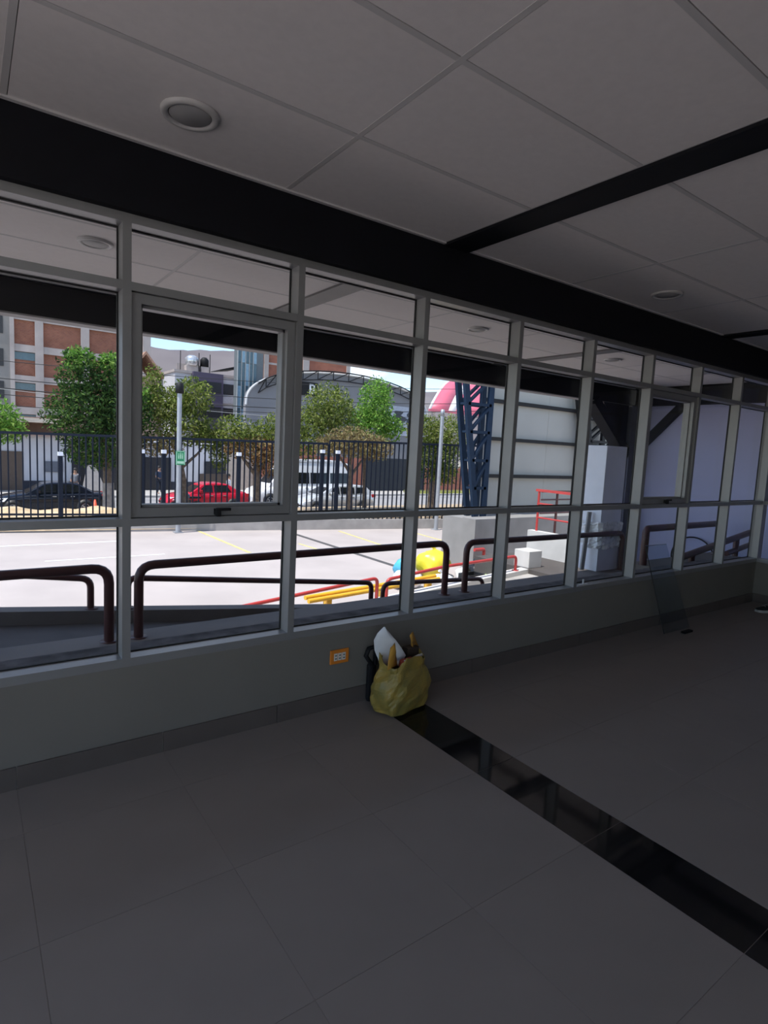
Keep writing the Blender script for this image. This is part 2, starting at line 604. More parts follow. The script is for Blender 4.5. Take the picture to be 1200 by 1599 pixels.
for i in range(len(MC) - 1):
    x0, x1 = MC[i] + MW / 2, MC[i + 1] - MW / 2
    wn = struct_empty('window_%d' % (i + 1), 'grey aluminium window bay with three panes', (MC[i], FD0, ZS0))
    MB().box(MC[i] - MW / 2, FD0, ZS0, MC[i] + MW / 2, FD1, ZH1).build('mullion', ALU, wn)
    for nm, a, b in (('sill_rail', ZS0, ZS1), ('mid_rail', ZM0, ZM1), ('transom', ZT0, ZT1), ('head_rail', ZH0, ZH1)):
        MB().box(x0, FD0 + 0.0005, a, x1, FD1, b).build(nm, ALU, wn)
    pane(wn, x0, x1, ZS1, ZM0)
    pane(wn, x0, x1, ZT1, ZH0)
    if i in (4, 9):
        # opening sash with its own inner frame and a lever handle
        s = MB()
        a, b, c, d, w = x0 + 0.003, x1 - 0.003, ZM1 + 0.003, ZT0 - 0.003, 0.042
        for q in ((a, c, b, c + w), (a, d - w, b, d), (a, c + w, a + w, d - w), (b - w, c + w, b, d - w)):
            s.box(q[0], FD0 + 0.018, q[1], q[2], FD1 + 0.012, q[3])
        sash = s.build('sash', ALU, wn)
        st = MB()
        w2 = 0.012
        for q in ((a + w, c + w, b - w, c + w + w2), (a + w, d - w - w2, b - w, d - w), (a + w, c + w, a + w + w2, d - w), (b - w - w2, c + w, b - w, d - w)):
            st.box(q[0], FD0 + 0.05, q[1], q[2], FD1 + 0.008, q[3])
        st.build('sash_bead', ALU, sash)
        pane(wn, a + w, b - w, c + w, d - w, FD1 - 0.02, False)
        hx = (x0 + x1) / 2
        h = MB()
        h.box(hx - 0.014, FD0 - 0.002, c + 0.004, hx + 0.014, FD0 + 0.02, c + 0.034)
        h.box(hx - 0.012, FD0 - 0.022, c + 0.026, hx + 0.060, FD0 - 0.004, c + 0.040)
        h.box(hx - 0.012, FD0 - 0.022, c - 0.002, hx + 0.010, FD0, c + 0.028)
        bevel(h.build('handle', BLACKM, wn), 0.003)
    else:
        pane(wn, x0, x1, ZM1, ZT0)
# corner mullion and end glazing (runs back along the far end of the room)
wn = struct_empty('window_13', 'window bay on the far end wall', (RX1 + 0.02, D, ZS0))
MB().box(RX1 + 0.017, FD0, ZS0, RX1 + 0.12, FD1, ZH1).build('corner_post', ALU, wn)
yy = [D - 0.86 * k for k in range(6)]
for k in range(5):
    MB().box(RX1 + 0.01, yy[k + 1] - 0.018, ZS0, RX1 + 0.11, yy[k + 1] + 0.018, ZH1).build('mullion', ALU, wn)
    for nm, a, b in (('sill_rail', ZS0, ZS1), ('mid_rail', ZM0, ZM1), ('transom', ZT0, ZT1), ('head_rail', ZH0, ZH1)):
        MB().box(RX1 + 0.01, yy[k + 1] + 0.018, a, RX1 + 0.11, yy[k] - (0.0 if k == 0 else 0.018), b).build(nm, ALU, wn)
    for a, b in ((ZS1, ZM0), (ZM1, ZT0), (ZT1, ZH0)):
        MB().box(RX1 + 0.09, yy[k + 1] + 0.018, a, RX1 + 0.096, yy[k] - 0.018, b).build('glass_pane', GLASS, wn)
# added glazed fronts out of view, letting daylight in
wn = struct_empty('window_14', 'glazed front added behind the camera to let in daylight', (-1.1, RY0, BWZ0))
fr = MB()
for x in (BWX0, -1.5, -0.65, BWX1 - 0.04):
    fr.box(x, RY0 - 0.10, BWZ0, x + 0.04, RY0 - 0.02, BWZ1)
fr.build('window_frame', ALU, wn)
MB().box(BWX0, RY0 - 0.07, BWZ0, BWX1, RY0 - 0.064, BWZ1).build('glass_pane', GLASS, wn)
wn = struct_empty('window_15', 'glazed front added at the left end to let in daylight', (RX0, 0, BWZ0))
fr = MB()
for k in range(8):
    y = RY0 + 0.02 + k * 0.835
    fr.box(RX0 - 0.10, y, BWZ0, RX0 - 0.02, y + 0.04, BWZ1)
fr.build('window_frame', ALU, wn)
MB().box(RX0 - 0.07, RY0, BWZ0, RX0 - 0.064, D, BWZ1).build('glass_pane', GLASS, wn)

# ================================================================== EXTERIOR GROUND AND RAMPS
WZ = -0.30        # walkway level
GZ = -1.60        # parking level
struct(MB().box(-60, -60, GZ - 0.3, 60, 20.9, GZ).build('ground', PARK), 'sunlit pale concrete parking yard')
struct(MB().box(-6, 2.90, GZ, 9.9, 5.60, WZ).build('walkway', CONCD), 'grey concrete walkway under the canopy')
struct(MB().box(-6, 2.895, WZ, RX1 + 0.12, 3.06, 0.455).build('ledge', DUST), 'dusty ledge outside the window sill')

# ramp 1 (falls to the right, in shade) and its outer curb
CT = [(-6.0, -0.02), (-3.0, -0.02), (0.24, -0.29), (4.9, -0.80), (7.2, -0.90), (9.2, -0.90), (11.5, -0.90)]


def lerp_tab(tab, x):
    for i in range(len(tab) - 1):
        if x <= tab[i + 1][0]:
            t = (x - tab[i][0]) / (tab[i + 1][0] - tab[i][0])
            return tab[i][1] + t * (tab[i + 1][1] - tab[i][1])
    return tab[-1][1]


def strip(tab, y0, y1, dz, zb):
    s = MB()
    poly = [(p[0], p[1] + dz) for p in tab]
    s.prism(poly + [(tab[-1][0], zb), (tab[0][0], zb)], y0, y1)
    return s


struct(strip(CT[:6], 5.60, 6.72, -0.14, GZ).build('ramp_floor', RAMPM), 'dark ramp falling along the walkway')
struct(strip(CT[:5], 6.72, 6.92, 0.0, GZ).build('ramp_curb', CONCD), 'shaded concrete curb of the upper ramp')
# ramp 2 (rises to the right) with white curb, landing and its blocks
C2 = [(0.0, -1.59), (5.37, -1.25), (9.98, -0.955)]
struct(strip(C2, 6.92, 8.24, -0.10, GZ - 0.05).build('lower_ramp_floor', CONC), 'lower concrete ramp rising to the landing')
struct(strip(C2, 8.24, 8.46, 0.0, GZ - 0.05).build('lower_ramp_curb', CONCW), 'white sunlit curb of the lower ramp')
struct(MB().box(9.98, 6.92, GZ, 11.5, 8.24, -0.96).box(9.2, 5.6, GZ, 11.5, 6.92, -0.96).box(9.98, 8.24, GZ, 11.5, 9.9, -0.96).build('landing_floor', RAMPM), 'shade-darkened landing between the ramps')
bevel(tag(MB().box(10.03, 8.29, -0.96, 10.46, 8.72, -0.58).build('concrete_block', CONCW), 'square pale concrete block at the top of the white curb', 'block'), 0.012)
struct(MB().box(11.5, 5.75, GZ, 11.68, 9.62, -0.335).build('landing_wall', CONCW), 'low pale wall at the end of the landing')
struct(MB().box(11.02, 11.0, GZ, 40, 11.5, -0.24).box(11.02, 11.5, GZ, 40, 12.3, -0.26).build('court_plinth', mat('plinth_concrete', (0.27, 0.26, 0.25), 0.9, var=0.1, scale=2, bump=0.2)), 'raised concrete plinth of the covered court')
# entrance platform at the right end of the walkway
struct(MB().box(6.95, 3.06, WZ, 9.15, 4.12, 0.20).build('entrance_platform', CONCD), 'raised grey platform by the far end wall')

# painted lines and drain channel on the parking yard
mk = struct_empty('road_markings', 'painted bay lines and a dark drain across the parking yard')
for nm, p, q, w, m_ in (('yellow_line', (6.42, 20.2), (6.48, 15.3), 0.10, LINEY), ('yellow_line', (11.2, 18.2), (10.86, 14.5), 0.10, LINEY),
                        ('yellow_line', (13.85, 17.4), (13.5, 14.1), 0.10, LINEY), ('yellow_line', (8.5, 16.2), (8.62, 14.2), 0.08, LINEY),
                        ('white_line', (-3.0, 18.5), (3.9, 18.3), 0.12, LINEW), ('white_line', (1.5, 15.9), (4.3, 15.85), 0.08, LINEW),
                        ('drain_channel', (9.29, 19.0), (9.29, 11.6), 0.16, DRAIN)):
    MB().bar((p[0], p[1], GZ + 0.004), (q[0], q[1], GZ + 0.004), w, 0.008).build(nm, m_, mk)

# ------------------------------------------------------------------ handrails
PR = 0.042


def rail(name, pts, r, m_, label, group, loc, cr=0.14, flanges=True):
    t = thing(name, label, 'handrail', loc, group)
    MB().tube(arc_path(pts, cr), r, 12).build('rail_pipe', m_, t)
    return t


def plate(t, x, y, z, m_):
    MB().lathe([(0.0, 0.008), (0.075, 0.008), (0.075, -0.002)], (x, y, z), 16).build('base_plate', m_, t)


NY = 5.385
RT = 0.36
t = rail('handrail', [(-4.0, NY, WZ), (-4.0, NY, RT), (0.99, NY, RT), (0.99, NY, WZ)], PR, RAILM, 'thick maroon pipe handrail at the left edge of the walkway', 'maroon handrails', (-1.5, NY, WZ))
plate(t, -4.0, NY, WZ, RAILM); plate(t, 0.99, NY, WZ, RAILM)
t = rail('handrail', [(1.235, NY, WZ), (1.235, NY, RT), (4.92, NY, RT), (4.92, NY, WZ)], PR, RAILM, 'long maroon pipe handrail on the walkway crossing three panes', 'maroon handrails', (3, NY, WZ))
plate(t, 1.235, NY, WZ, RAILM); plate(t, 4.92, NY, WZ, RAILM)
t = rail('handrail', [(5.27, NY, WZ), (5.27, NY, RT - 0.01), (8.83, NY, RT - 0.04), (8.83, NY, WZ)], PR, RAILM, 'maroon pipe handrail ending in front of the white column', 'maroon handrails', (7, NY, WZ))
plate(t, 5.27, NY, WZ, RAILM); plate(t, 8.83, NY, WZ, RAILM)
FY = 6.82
t = rail('handrail', [(-3.2, FY, -0.02), (-3.2, FY, 0.42), (0.22, FY, 0.075), (1.07, FY, -0.05), (1.07, FY, lerp_tab(CT, 1.07))], 0.036, RAILM, 'shade-darkened red handrail on the ramp curb ending at a short post', 'maroon handrails', (0, FY, -0.2), 0.1)
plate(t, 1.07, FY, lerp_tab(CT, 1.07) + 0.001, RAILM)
t = rail('handrail', [(1.45, FY, lerp_tab(CT, 1.45)), (1.45, FY, -0.075), (4.79, FY, -0.45), (4.79, FY, lerp_tab(CT, 4.79))], 0.036, RAILM, 'thin shade-darkened red handrail sloping down behind the long walkway rail', 'maroon handrails', (3, FY, -0.5), 0.1)
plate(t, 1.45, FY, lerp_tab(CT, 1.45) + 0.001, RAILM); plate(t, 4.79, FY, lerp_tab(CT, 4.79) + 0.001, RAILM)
t = rail('handrail', [(5.0, FY, lerp_tab(CT, 5.0)), (5.0, FY, -0.485), (7.1, FY, -0.60), (7.1, FY, lerp_tab(CT, 7.1))], 0.036, RAILM, 'lowest shade-darkened red handrail nearly hidden behind the walkway edge', 'maroon handrails', (6, FY, -0.7), 0.14)
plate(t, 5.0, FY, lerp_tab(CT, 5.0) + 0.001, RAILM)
Y2 = 8.34
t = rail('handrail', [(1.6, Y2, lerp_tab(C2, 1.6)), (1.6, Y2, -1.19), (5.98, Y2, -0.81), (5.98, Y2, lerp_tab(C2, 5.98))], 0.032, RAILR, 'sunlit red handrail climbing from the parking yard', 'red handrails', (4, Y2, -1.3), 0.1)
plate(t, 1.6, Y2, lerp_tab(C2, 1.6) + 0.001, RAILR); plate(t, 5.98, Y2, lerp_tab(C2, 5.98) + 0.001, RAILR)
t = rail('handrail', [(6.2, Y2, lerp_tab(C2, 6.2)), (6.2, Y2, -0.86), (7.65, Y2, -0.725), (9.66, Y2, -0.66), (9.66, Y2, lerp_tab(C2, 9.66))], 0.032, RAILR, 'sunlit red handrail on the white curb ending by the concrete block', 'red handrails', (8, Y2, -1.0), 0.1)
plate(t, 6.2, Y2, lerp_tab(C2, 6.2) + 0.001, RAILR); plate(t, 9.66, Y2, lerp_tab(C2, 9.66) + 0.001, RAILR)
t = rail('handrail', [(11.26, 10.85, GZ), (11.26, 10.85, -1.03), (10.9, 10.85, -1.03)], 0.045, RAILR, 'short red handrail stub in front of the raised plinth', 'red handrails', (11.2, 10.85, GZ), 0.05)
plate(t, 11.26, 10.85, GZ, RAILR)
# guard rail of two bars on the landing wall
t = thing('guard_rail', 'red two-bar guard rail standing on the pale landing wall', 'guard rail', (11.59, 8, -0.335))
GX = 11.59
MB().bar((GX, 9.5, 0.68), (GX, 5.8, 0.66), 0.075, 0.06).build('top_bar', RAILR, t)
for z in (0.35, 0.0):
    MB().tube([(GX, 9.45, z), (GX, 5.8, z - 0.02)], 0.022, 8).build('lower_bar', RAILR, t)
for y in (9.42, 8.35, 7.2, 6.0):
    MB().tube([(GX, y, -0.335), (GX, y, 0.66)], 0.03, 8).build('post', RAILR, t)
t = thing('guard_rail', 'dark red guard rail standing behind the pale landing wall', 'guard rail', (12.6, 9.9, GZ))
MB().bar((12.35, 9.95, 0.60), (14.4, 9.95, 0.60), 0.06, 0.05).build('top_bar', RAILM, t)
for z in (0.38, 0.02):
    MB().tube([(12.35, 9.95, z), (14.4, 9.95, z)], 0.022, 8).build('lower_bar', RAILM, t)
for x in (13.0, 14.3):
    MB().tube([(x, 9.95, GZ), (x, 9.95, 0.60)], 0.035, 8).build('post', RAILM, t)
# right end: rail on the entrance platform and the sloping stair rail
t = rail('handrail', [(6.99, 3.95, 0.2), (6.99, 3.95, 0.665), (8.95, 3.95, 0.665), (8.95, 3.95, 0.2)], 0.045, RAILM, 'dark maroon handrail on the raised platform by the end wall', 'maroon handrails', (8, 3.95, 0.2), 0.06)
plate(t, 8.95, 3.95, 0.2, RAILM)
t = thing('stair_rail', 'dark double pipe stair rail slanting up near the far end wall', 'handrail', (8, 3.5, 0.2))
MB().tube([(7.0, 3.5, 0.37), (8.87, 3.5, 0.60)], 0.042, 10).build('rail_pipe', RAILM, t)
MB().tube([(8.22, 3.5, 0.345), (8.95, 3.5, 0.43)], 0.036, 10).build('rail_pipe', RAILM, t)
for x, z in ((8.48, 0.545), (7.3, 0.40)):
    MB().tube([(x, 3.5, 0.2), (x, 3.5, z)], 0.038, 10).build('post', RAILM, t)

# yellow double-pipe wheel stop
t = thing('pipe_barrier', 'low yellow barrier of two pipes beside the red handrail', 'barrier', (6.2, 9.0, GZ))
for o_ in (0.0, 0.13):
    MB().tube([(4.80, 8.72 + o_, -1.20 + o_ * 0.25), (8.2, 9.16 + o_, -1.20 + o_ * 0.25)], 0.042, 10).build('barrier_pipe', YELP, t)
for x in (5.25, 6.6, 7.9):
    y = 8.72 + (x - 4.8) * 0.44 / 3.4
    MB().box(x - 0.05, y - 0.02, GZ, x + 0.05, y + 0.12, -1.235).build('post', YELP, t)

# ------------------------------------------------------------------ canopy column, end wall, braces
t = thing('steel_column', 'dark navy steel column with knee braces holding the canopy', 'column', (9.2, 5.62, WZ))
MB().box(9.0, 5.52, GZ, 9.40, 5.534, 2.42).box(9.0, 5.72, GZ, 9.40, 5.734, 2.42).box(9.19, 5.534, GZ, 9.21, 5.72, 2.42).build('column_shaft', mat('navy_column', (0.05, 0.055, 0.10), 0.5), t)
MB().bar((9.28, 5.50, 1.72), (9.28, 4.82, 2.43), 0.12, 0.17, (1, 0, 0)).build('knee_brace', STEEL, t)
MB().bar((9.02, 5.62, 1.62), (8.06, 5.66, 2.43), 0.16, 0.20, (0, 1, 0)).build('knee_brace', STEEL, t)
MB().add([(8.30, 5.60, 2.43), (9.0, 5.60, 2.43), (9.0, 5.60, 1.75), (8.30, 5.615, 2.43), (9.0, 5.615, 2.43), (9.0, 5.615, 1.75)],
         [(0, 1, 2), (5, 4, 3), (0, 3, 4, 1), (1, 4, 5, 2), (2, 5, 3, 0)]) or None
g = MB()
g.add([(8.30, 5.60, 2.43), (9.0, 5.60, 2.43), (9.0, 5.60, 1.70), (8.30, 5.615, 2.43), (9.0, 5.615, 2.43), (9.0, 5.615, 1.70)],
      [(0, 1, 2), (5, 4, 3), (0, 3, 4, 1), (1, 4, 5, 2), (2, 5, 3, 0)])
g.build('gusset_plate', STEEL, t)
MB().tube([(8.35, 5.58, 2.2), (8.83, 5.57, 1.74)], 0.007, 6).build('thin_pipe', STEELG, t)
# white boxed pillar wrapped at its foot with crumpled plastic
t = thing('white_pillar', 'tall white boxed pillar in front of the dark steel column', 'pillar', (8.5, 5.5, WZ))
bevel(MB().hexa([(8.27, 5.45, WZ), (8.83, 5.45, WZ), (8.83, 5.515, WZ), (8.27, 5.85, WZ)], [(8.27, 5.45, 1.735), (8.83, 5.45, 1.735), (8.83, 5.515, 1.735), (8.27, 5.85, 1.735)]).build('box', WHITEP, t), 0.006)
random.seed(5)
pl = MB()
nx, nz = 22, 14
vs = []
for j in range(nz):
    for i in range(nx):
        u, w = i / (nx - 1), j / (nz - 1)
        a = u * 1.0
        if u < 0.4: p = Vector((8.255, 5.80 - 0.36 * (u / 0.4), 0))
        else: p = Vector((8.255 + 0.57 * ((u - 0.4) / 0.6), 5.435, 0))
        off = random.uniform(0.002, 0.045)
        p += Vector((-off if u < 0.4 else random.uniform(-.01, .01), -off * (u >= 0.4), 0.08 + 0.42 * w + random.uniform(-.02, .02)))
        vs.append(p)
pl.add(vs, [(j * nx + i, j * nx + i + 1, (j + 1) * nx + i + 1, (j + 1) * nx + i) for j in range(nz - 1) for i in range(nx - 1)])
o = pl.build('plastic_wrap', mat('white_plastic', (0.85, 0.87, 0.90), 0.2, var=0.03), t)
o['label'] = 'crumpled white plastic wrapped around the foot'
sd = o.modifiers.new('thick', 'SOLIDIFY'); sd.thickness = 0.004
# plank leaning on the pillar
bevel(tag(MB().bar((8.12, 5.62, -0.29), (8.20, 5.62, 0.66), 0.09, 0.03, (0, 1, 0)).build('leaning_plank', mat('grey_plank', (0.34, 0.34, 0.34), 0.8)), 'narrow grey plank leaning against the white pillar', 'plank'), 0.004)
# end wall of the walkway; unseen run beside the room added against reflected sky
struct(MB().box(9.30, -3.4, GZ, 9.46, 5.52, 2.43).box(9.30, -3.4, 2.43, 9.46, 2.9, 3.06).box(7.32, -3.55, GZ, 9.46, -3.4, 3.06).build('end_wall', BLUEW), 'plain white wall with blue skylight in its colour, closing the walkway')
struct(MB().box(9.285, 2.9, 2.385, 9.30, 5.5, 2.40).build('trim_3', BLUEW))
tag(MB().tube([(9.22 - 0.10 * math.cos(a) * 0, 4.42 + 0.33 * math.cos(a), 0.045 + 0.33 * math.sin(a)) for a in [k * 2 * math.pi / 32 for k in range(33)]], 0.012, 8).build('cable_hoop', BLACKM), 'thin black cable coiled in a hoop by the end wall', 'cable')

# ================================================================== COVERED COURT NEXT DOOR
cw = thing('court_wall', 'tall grey sheet wall with dark horizontal girts behind the navy truss', 'wall', (18, 12.1, -0.24))
zs = [-0.24, 0.88, 1.97, 3.06, 4.15, 5.24]
xs = [12.15 + 2.9 * k for k in range(6)]
for i in range(5):
    for j in range(5):
        z0 = zs[j]
        MB().box(xs[i] + 0.006, 12.10 + 0.004 * (i % 2), z0, xs[i + 1] - 0.006, 12.14, zs[j + 1]).build('sheet_panel', COURT, cw)
for j in range(1, 5):
    MB().box(12.1, 11.96, zs[j] - 0.05, 26.7, 12.10, zs[j] + 0.05).build('girt', BLACKM, cw)


def truss(name, xr, xb, xt, zt, label, m_):
    t = thing(name, label, 'truss column', (xr, 11.8, -0.24))
    zb = -0.26
    for y in (11.62, 11.92):
        MB().box(xr - 0.17, y - 0.05, zb, xr, y + 0.05, zt).build('chord', m_, t)
        MB().bar((xb, y, zb), (xt, y, zt), 0.17, 0.1, (0, 1, 0)).build('chord', m_, t)

    def xl(z):
        return xb + (xt - xb) * (z - zb) / (zt - zb)
    zz = [0.55, 1.32, 2.10, 2.85, 3.60, 4.3]
    for k, z in enumerate(zz):
        for y in (11.62, 11.92):
            MB().bar((xl(z), y, z), (xr - 0.08, y, z), 0.08, 0.10, (0, 1, 0)).build('strut', m_, t)
            if k < len(zz) - 1:
                MB().bar((xl(z), y, z), (xr - 0.08, y, zz[k + 1]), 0.07, 0.09, (0, 1, 0)).build('diagonal', m_, t)
        MB().bar((xl(z), 11.62, z), (xl(z), 11.92, z), 0.06, 0.06).build('strut', m_, t)
    return t


truss('truss_column', 12.0, 11.60, 10.72, 4.6, 'navy blue tapered lattice truss column beside the grey sheet wall', NAVY)
truss('truss_column', 17.85, 17.25, 15.9, 4.6, 'dark lattice truss column seen beside the white pillar', BLACKM)
struct(MB().box(11.6, 11.4, 4.6, 40, 12.3, 4.75).build('court_roof', COURT))

# ================================================================== STREET: FENCE, VERGE, ROAD
FA, FB = (-9.0, 23.12), (33.0, 13.9)


def fy(x): return 21.0 - 0.2166 * (x - 0.8)


struct(MB().hexa([(-30, fy(-30) - 0.12, GZ), (30, fy(30) - 0.12, GZ), (30, fy(30) + 0.12, GZ), (-30, fy(-30) + 0.12, GZ)],
                 [(-30, fy(-30) - 0.12, -1.22), (30, fy(30) - 0.12, -1.22), (30, fy(30) + 0.12, -1.22), (-30, fy(-30) + 0.12, -1.22)]).build('fence_curb', CONC), 'concrete curb wall under the street fence')
SOIL = mat('dry_soil', (0.33, 0.24, 0.15), 0.95, scale=4, col2=(0.52, 0.40, 0.27), bump=0.5)
struct(MB().hexa([(-30, fy(-30) + 0.1, -1.7), (30, fy(30) + 0.1, -1.7), (30, 27.2, -1.9), (-30, 27.2, -1.9)],
                 [(-30, fy(-30) + 0.1, -1.36), (30, fy(30) + 0.1, -1.36), (30, 27.2, -1.75), (-30, 27.2, -1.75)]).build('verge_ground', SOIL), 'dry soil verge behind the fence')
struct(MB().box(-80, 27.2, -2.6, 120, 37.0, -2.15).build('road', mat('asphalt', (0.30, 0.29, 0.29), 0.95, var=0.08, scale=1.5)), 'grey street')
struct(MB().box(-80, 37.0, -2.6, 120, 62, -2.02).build('pavement', CONC), 'far pavement')
struct(MB().box(-400, 62, -3.2, 400, 420, -2.4).build('terrain', mat('far_ground', (0.30, 0.27, 0.22), 0.95)))

# sand bank (one heap of loose sand)
random.seed(3)
sb = MB()
n1, n2 = 60, 9
vs = []
for j in range(n2):
    for i in range(n1):
        x = -6 + 12.4 * i / (n1 - 1)
        v = j / (n2 - 1)
        y = fy(x) + 0.45 + 2.2 * v
        h = 0.46 * math.sin(math.pi * min(1, v * 1.0)) * (1 + 0.10 * math.sin(x * 2.1) + 0.07 * math.sin(x * 5.3 + 1)) * min(1, (6.4 - x) / 1.2)
        vs.append((x, y, -1.48 + max(0, h) + random.uniform(-.02, .02)))
sb.add(vs, [(j * n1 + i, j * n1 + i + 1, (j + 1) * n1 + i + 1, (j + 1) * n1 + i) for j in range(n2 - 1) for i in range(n1 - 1)], True)
tag(sb.build('sand_heap', mat('sand', (0.50, 0.37, 0.22), 0.95, scale=3, col2=(0.66, 0.52, 0.35), bump=0.6)), 'long low heap of tan sand behind the fence bars', 'sand', kind='stuff')
# leaf litter behind the fence
random.seed(8)
lt = MB()
for k in range(1400):
    x = random.uniform(8, 22)
    y = fy(x) + random.uniform(0.3, 2.6)
    z = -1.38 - (y - fy(x)) * 0.03 + random.uniform(0.0, 0.10)
    s_ = random.uniform(0.05, 0.14)
    a = random.uniform(0, 6.3)
    c, sn = math.cos(a) * s_, math.sin(a) * s_
    q = random.uniform(-0.05, 0.05)
    lt.add([(x - c, y - sn, z), (x + sn, y - c, z + q), (x + c, y + sn, z), (x - sn, y + c, z - q)], [(0, 1, 2, 3)])
tag(lt.build('leaf_litter', leaf_mat('litter', [(0.06, 0.05, 0.04), (0.22, 0.16, 0.10), (0.35, 0.30, 0.24)])), 'dry leaf litter scattered behind the right fence', 'leaf litter', kind='stuff')
# grass strip across the street
random.seed(9)
gr = MB()
for k in range(2600):
    x = random.uniform(30, 42); y = random.uniform(37.2, 38.8)
    h = random.uniform(0.1, 0.3); a = random.uniform(0, 6.3); w = 0.03
    gr.add([(x - w * math.cos(a), y - w * math.sin(a), -2.02), (x + w * math.cos(a), y + w * math.sin(a), -2.02), (x + random.uniform(-.08, .08), y + random.uniform(-.08, .08), -2.02 + h)], [(0, 1, 2)])
tag(gr.build('grass', leaf_mat('grass_blades', [(0.30, 0.36, 0.08), (0.45, 0.46, 0.14), (0.55, 0.50, 0.22)])), 'strip of yellow green grass below the red brick wall', 'grass', kind='stuff')


def fence(x0, x1, zt0, zt1, label, posts, m_):
    cx = (x0 + x1) / 2
    t = thing('street_fence', label, 'fence', (cx, fy(cx), -1.22), 'street fences')

    def zt(x): return zt0 + (zt1 - zt0) * (x - x0) / (x1 - x0)
    MB().bar((x0, fy(x0), zt(x0)), (x1, fy(x1), zt(x1)), 0.05, 0.08).build('top_rail', m_, t)
    MB().bar((x0, fy(x0), -1.05), (x1, fy(x1), -1.05), 0.05, 0.06).build('bottom_rail', m_, t)
    n = int((x1 - x0) / 0.185)
    me = MB().box(-0.02, -0.02, 0, 0.02, 0.02, 1.0).mesh('bar', m_)
    for k in range(n + 1):
        x = x0 + (x1 - x0) * k / n
        o = link_mesh('bar', me, t, (x, fy(x), -1.22))
        o.scale = (1, 1, zt(x) + 1.22)
    for (x, z) in posts:
        y = fy(x)
        MB().box(x - 0.06, y - 0.10, -1.22, x + 0.06, y + 0.02, z).build('post', m_, t)
        MB().box(x - 0.07, y - 0.11, z, x + 0.07, y + 0.03, z + 0.12).build('post_cap', WHITEP, t)
    return t


FENCE = mat('dark_blue_fence', (0.010, 0.015, 0.028), 0.6, spec=0.2)
fence(-4.0, 10.95, 1.36, 1.60, 'dark street fence with white capped posts, the longer lower run on the left', [(2.40, 0.80), (4.70, 0.98), (5.35, 1.0), (7.75, 1.02), (10.72, 1.25)], FENCE)
fence(11.0, 24.0, 1.72, 1.95, 'dark street fence standing a step higher, towards the navy truss column', [(11.30, 1.25), (14.45, 1.12), (17.8, 1.25)], FENCE)

# lamp poles
PGREY = mat('galvanised_pole', (0.38, 0.40, 0.43), 0.45, metal=0.3)
for px, pz_t, lab in ((5.70, 3.25, 'slim grey lamp pole carrying the green sign'), (15.25, 3.16, 'slim grey lamp pole in front of the pink roof')):
    y = fy(px) - 0.45
    t = thing('lamp_pole', lab, 'lamp pole', (px, y, GZ))
    MB().tube([(px, y, GZ), (px, y, pz_t - 0.25)], [0.085, 0.075], 12).build('pole', PGREY, t)
    MB().box(px - 0.14, y - 0.14, GZ, px + 0.14, y + 0.14, GZ + 0.03).build('base_plate', PGREY, t)
    if px < 10:
        MB().lathe([(0.0, 0.34), (0.12, 0.30), (0.14, 0.0), (0.08, -0.03), (0.0, -0.03)], (px, y, pz_t - 0.25), 14).build('lamp_head', BLACKM, t)
    else:
        MB().lathe([(0.0, 0.26), (0.08, 0.25), (0.08, 0.0), (0, 0)], (px, y, pz_t - 0.25), 12).build('pole_cap', PGREY, t)
# green safety sign on the pole: dark green border, pale pictogram of people in a ring, caption bar
GRN = mat('sign_green', (0.03, 0.30, 0.13), 0.5)
GRNL = mat('sign_pale_green', (0.45, 0.72, 0.52), 0.5)
sy = fy(5.70) - 0.56
t = thing('safety_sign', 'small green sign with a pale pictogram on the left lamp pole', 'sign', (5.72, sy, 0.9))
MB().box(5.57, sy - 0.01, 0.66, 5.87, sy + 0.01, 1.12).build('board', GRN, t)
s = MB()
cx, cz = 5.72, 0.95
s.box(5.58, sy - 0.014, 1.09, 5.86, sy - 0.010, 1.11).box(5.58, sy - 0.014, 0.67, 5.60, sy - 0.010, 1.11).box(5.84, sy - 0.014, 0.67, 5.86, sy - 0.010, 1.11)
for dx, hh in ((-0.06, 0.0), (0.0, 0.03), (0.06, 0.0)):
    s.box(cx + dx - 0.018, sy - 0.014, cz - 0.09, cx + dx + 0.018, sy - 0.010, cz + 0.03 + hh)
    s.box(cx + dx - 0.015, sy - 0.014, cz + 0.045 + hh, cx + dx + 0.015, sy - 0.010, cz + 0.08 + hh)
s.build('pictogram', GRNL, t)
MB().box(5.61, sy - 0.014, 0.70, 5.83, sy - 0.010, 0.78).build('caption_bar', GRNL, t)

# ================================================================== VEHICLES
TYRE = mat('tyre_rubber', (0.015, 0.015, 0.016), 0.8)
RIM = mat('alloy_rim', (0.45, 0.46, 0.48), 0.3, metal=0.7)
CARGL = mat('car_window', (0.012, 0.014, 0.016), 0.08)
LAMPW = mat('headlamp', (0.85, 0.86, 0.88), 0.15)
LAMPR = mat('tail_lamp', (0.55, 0.015, 0.02), 0.2)
PLAST = mat('black_trim', (0.02, 0.02, 0.022), 0.5)


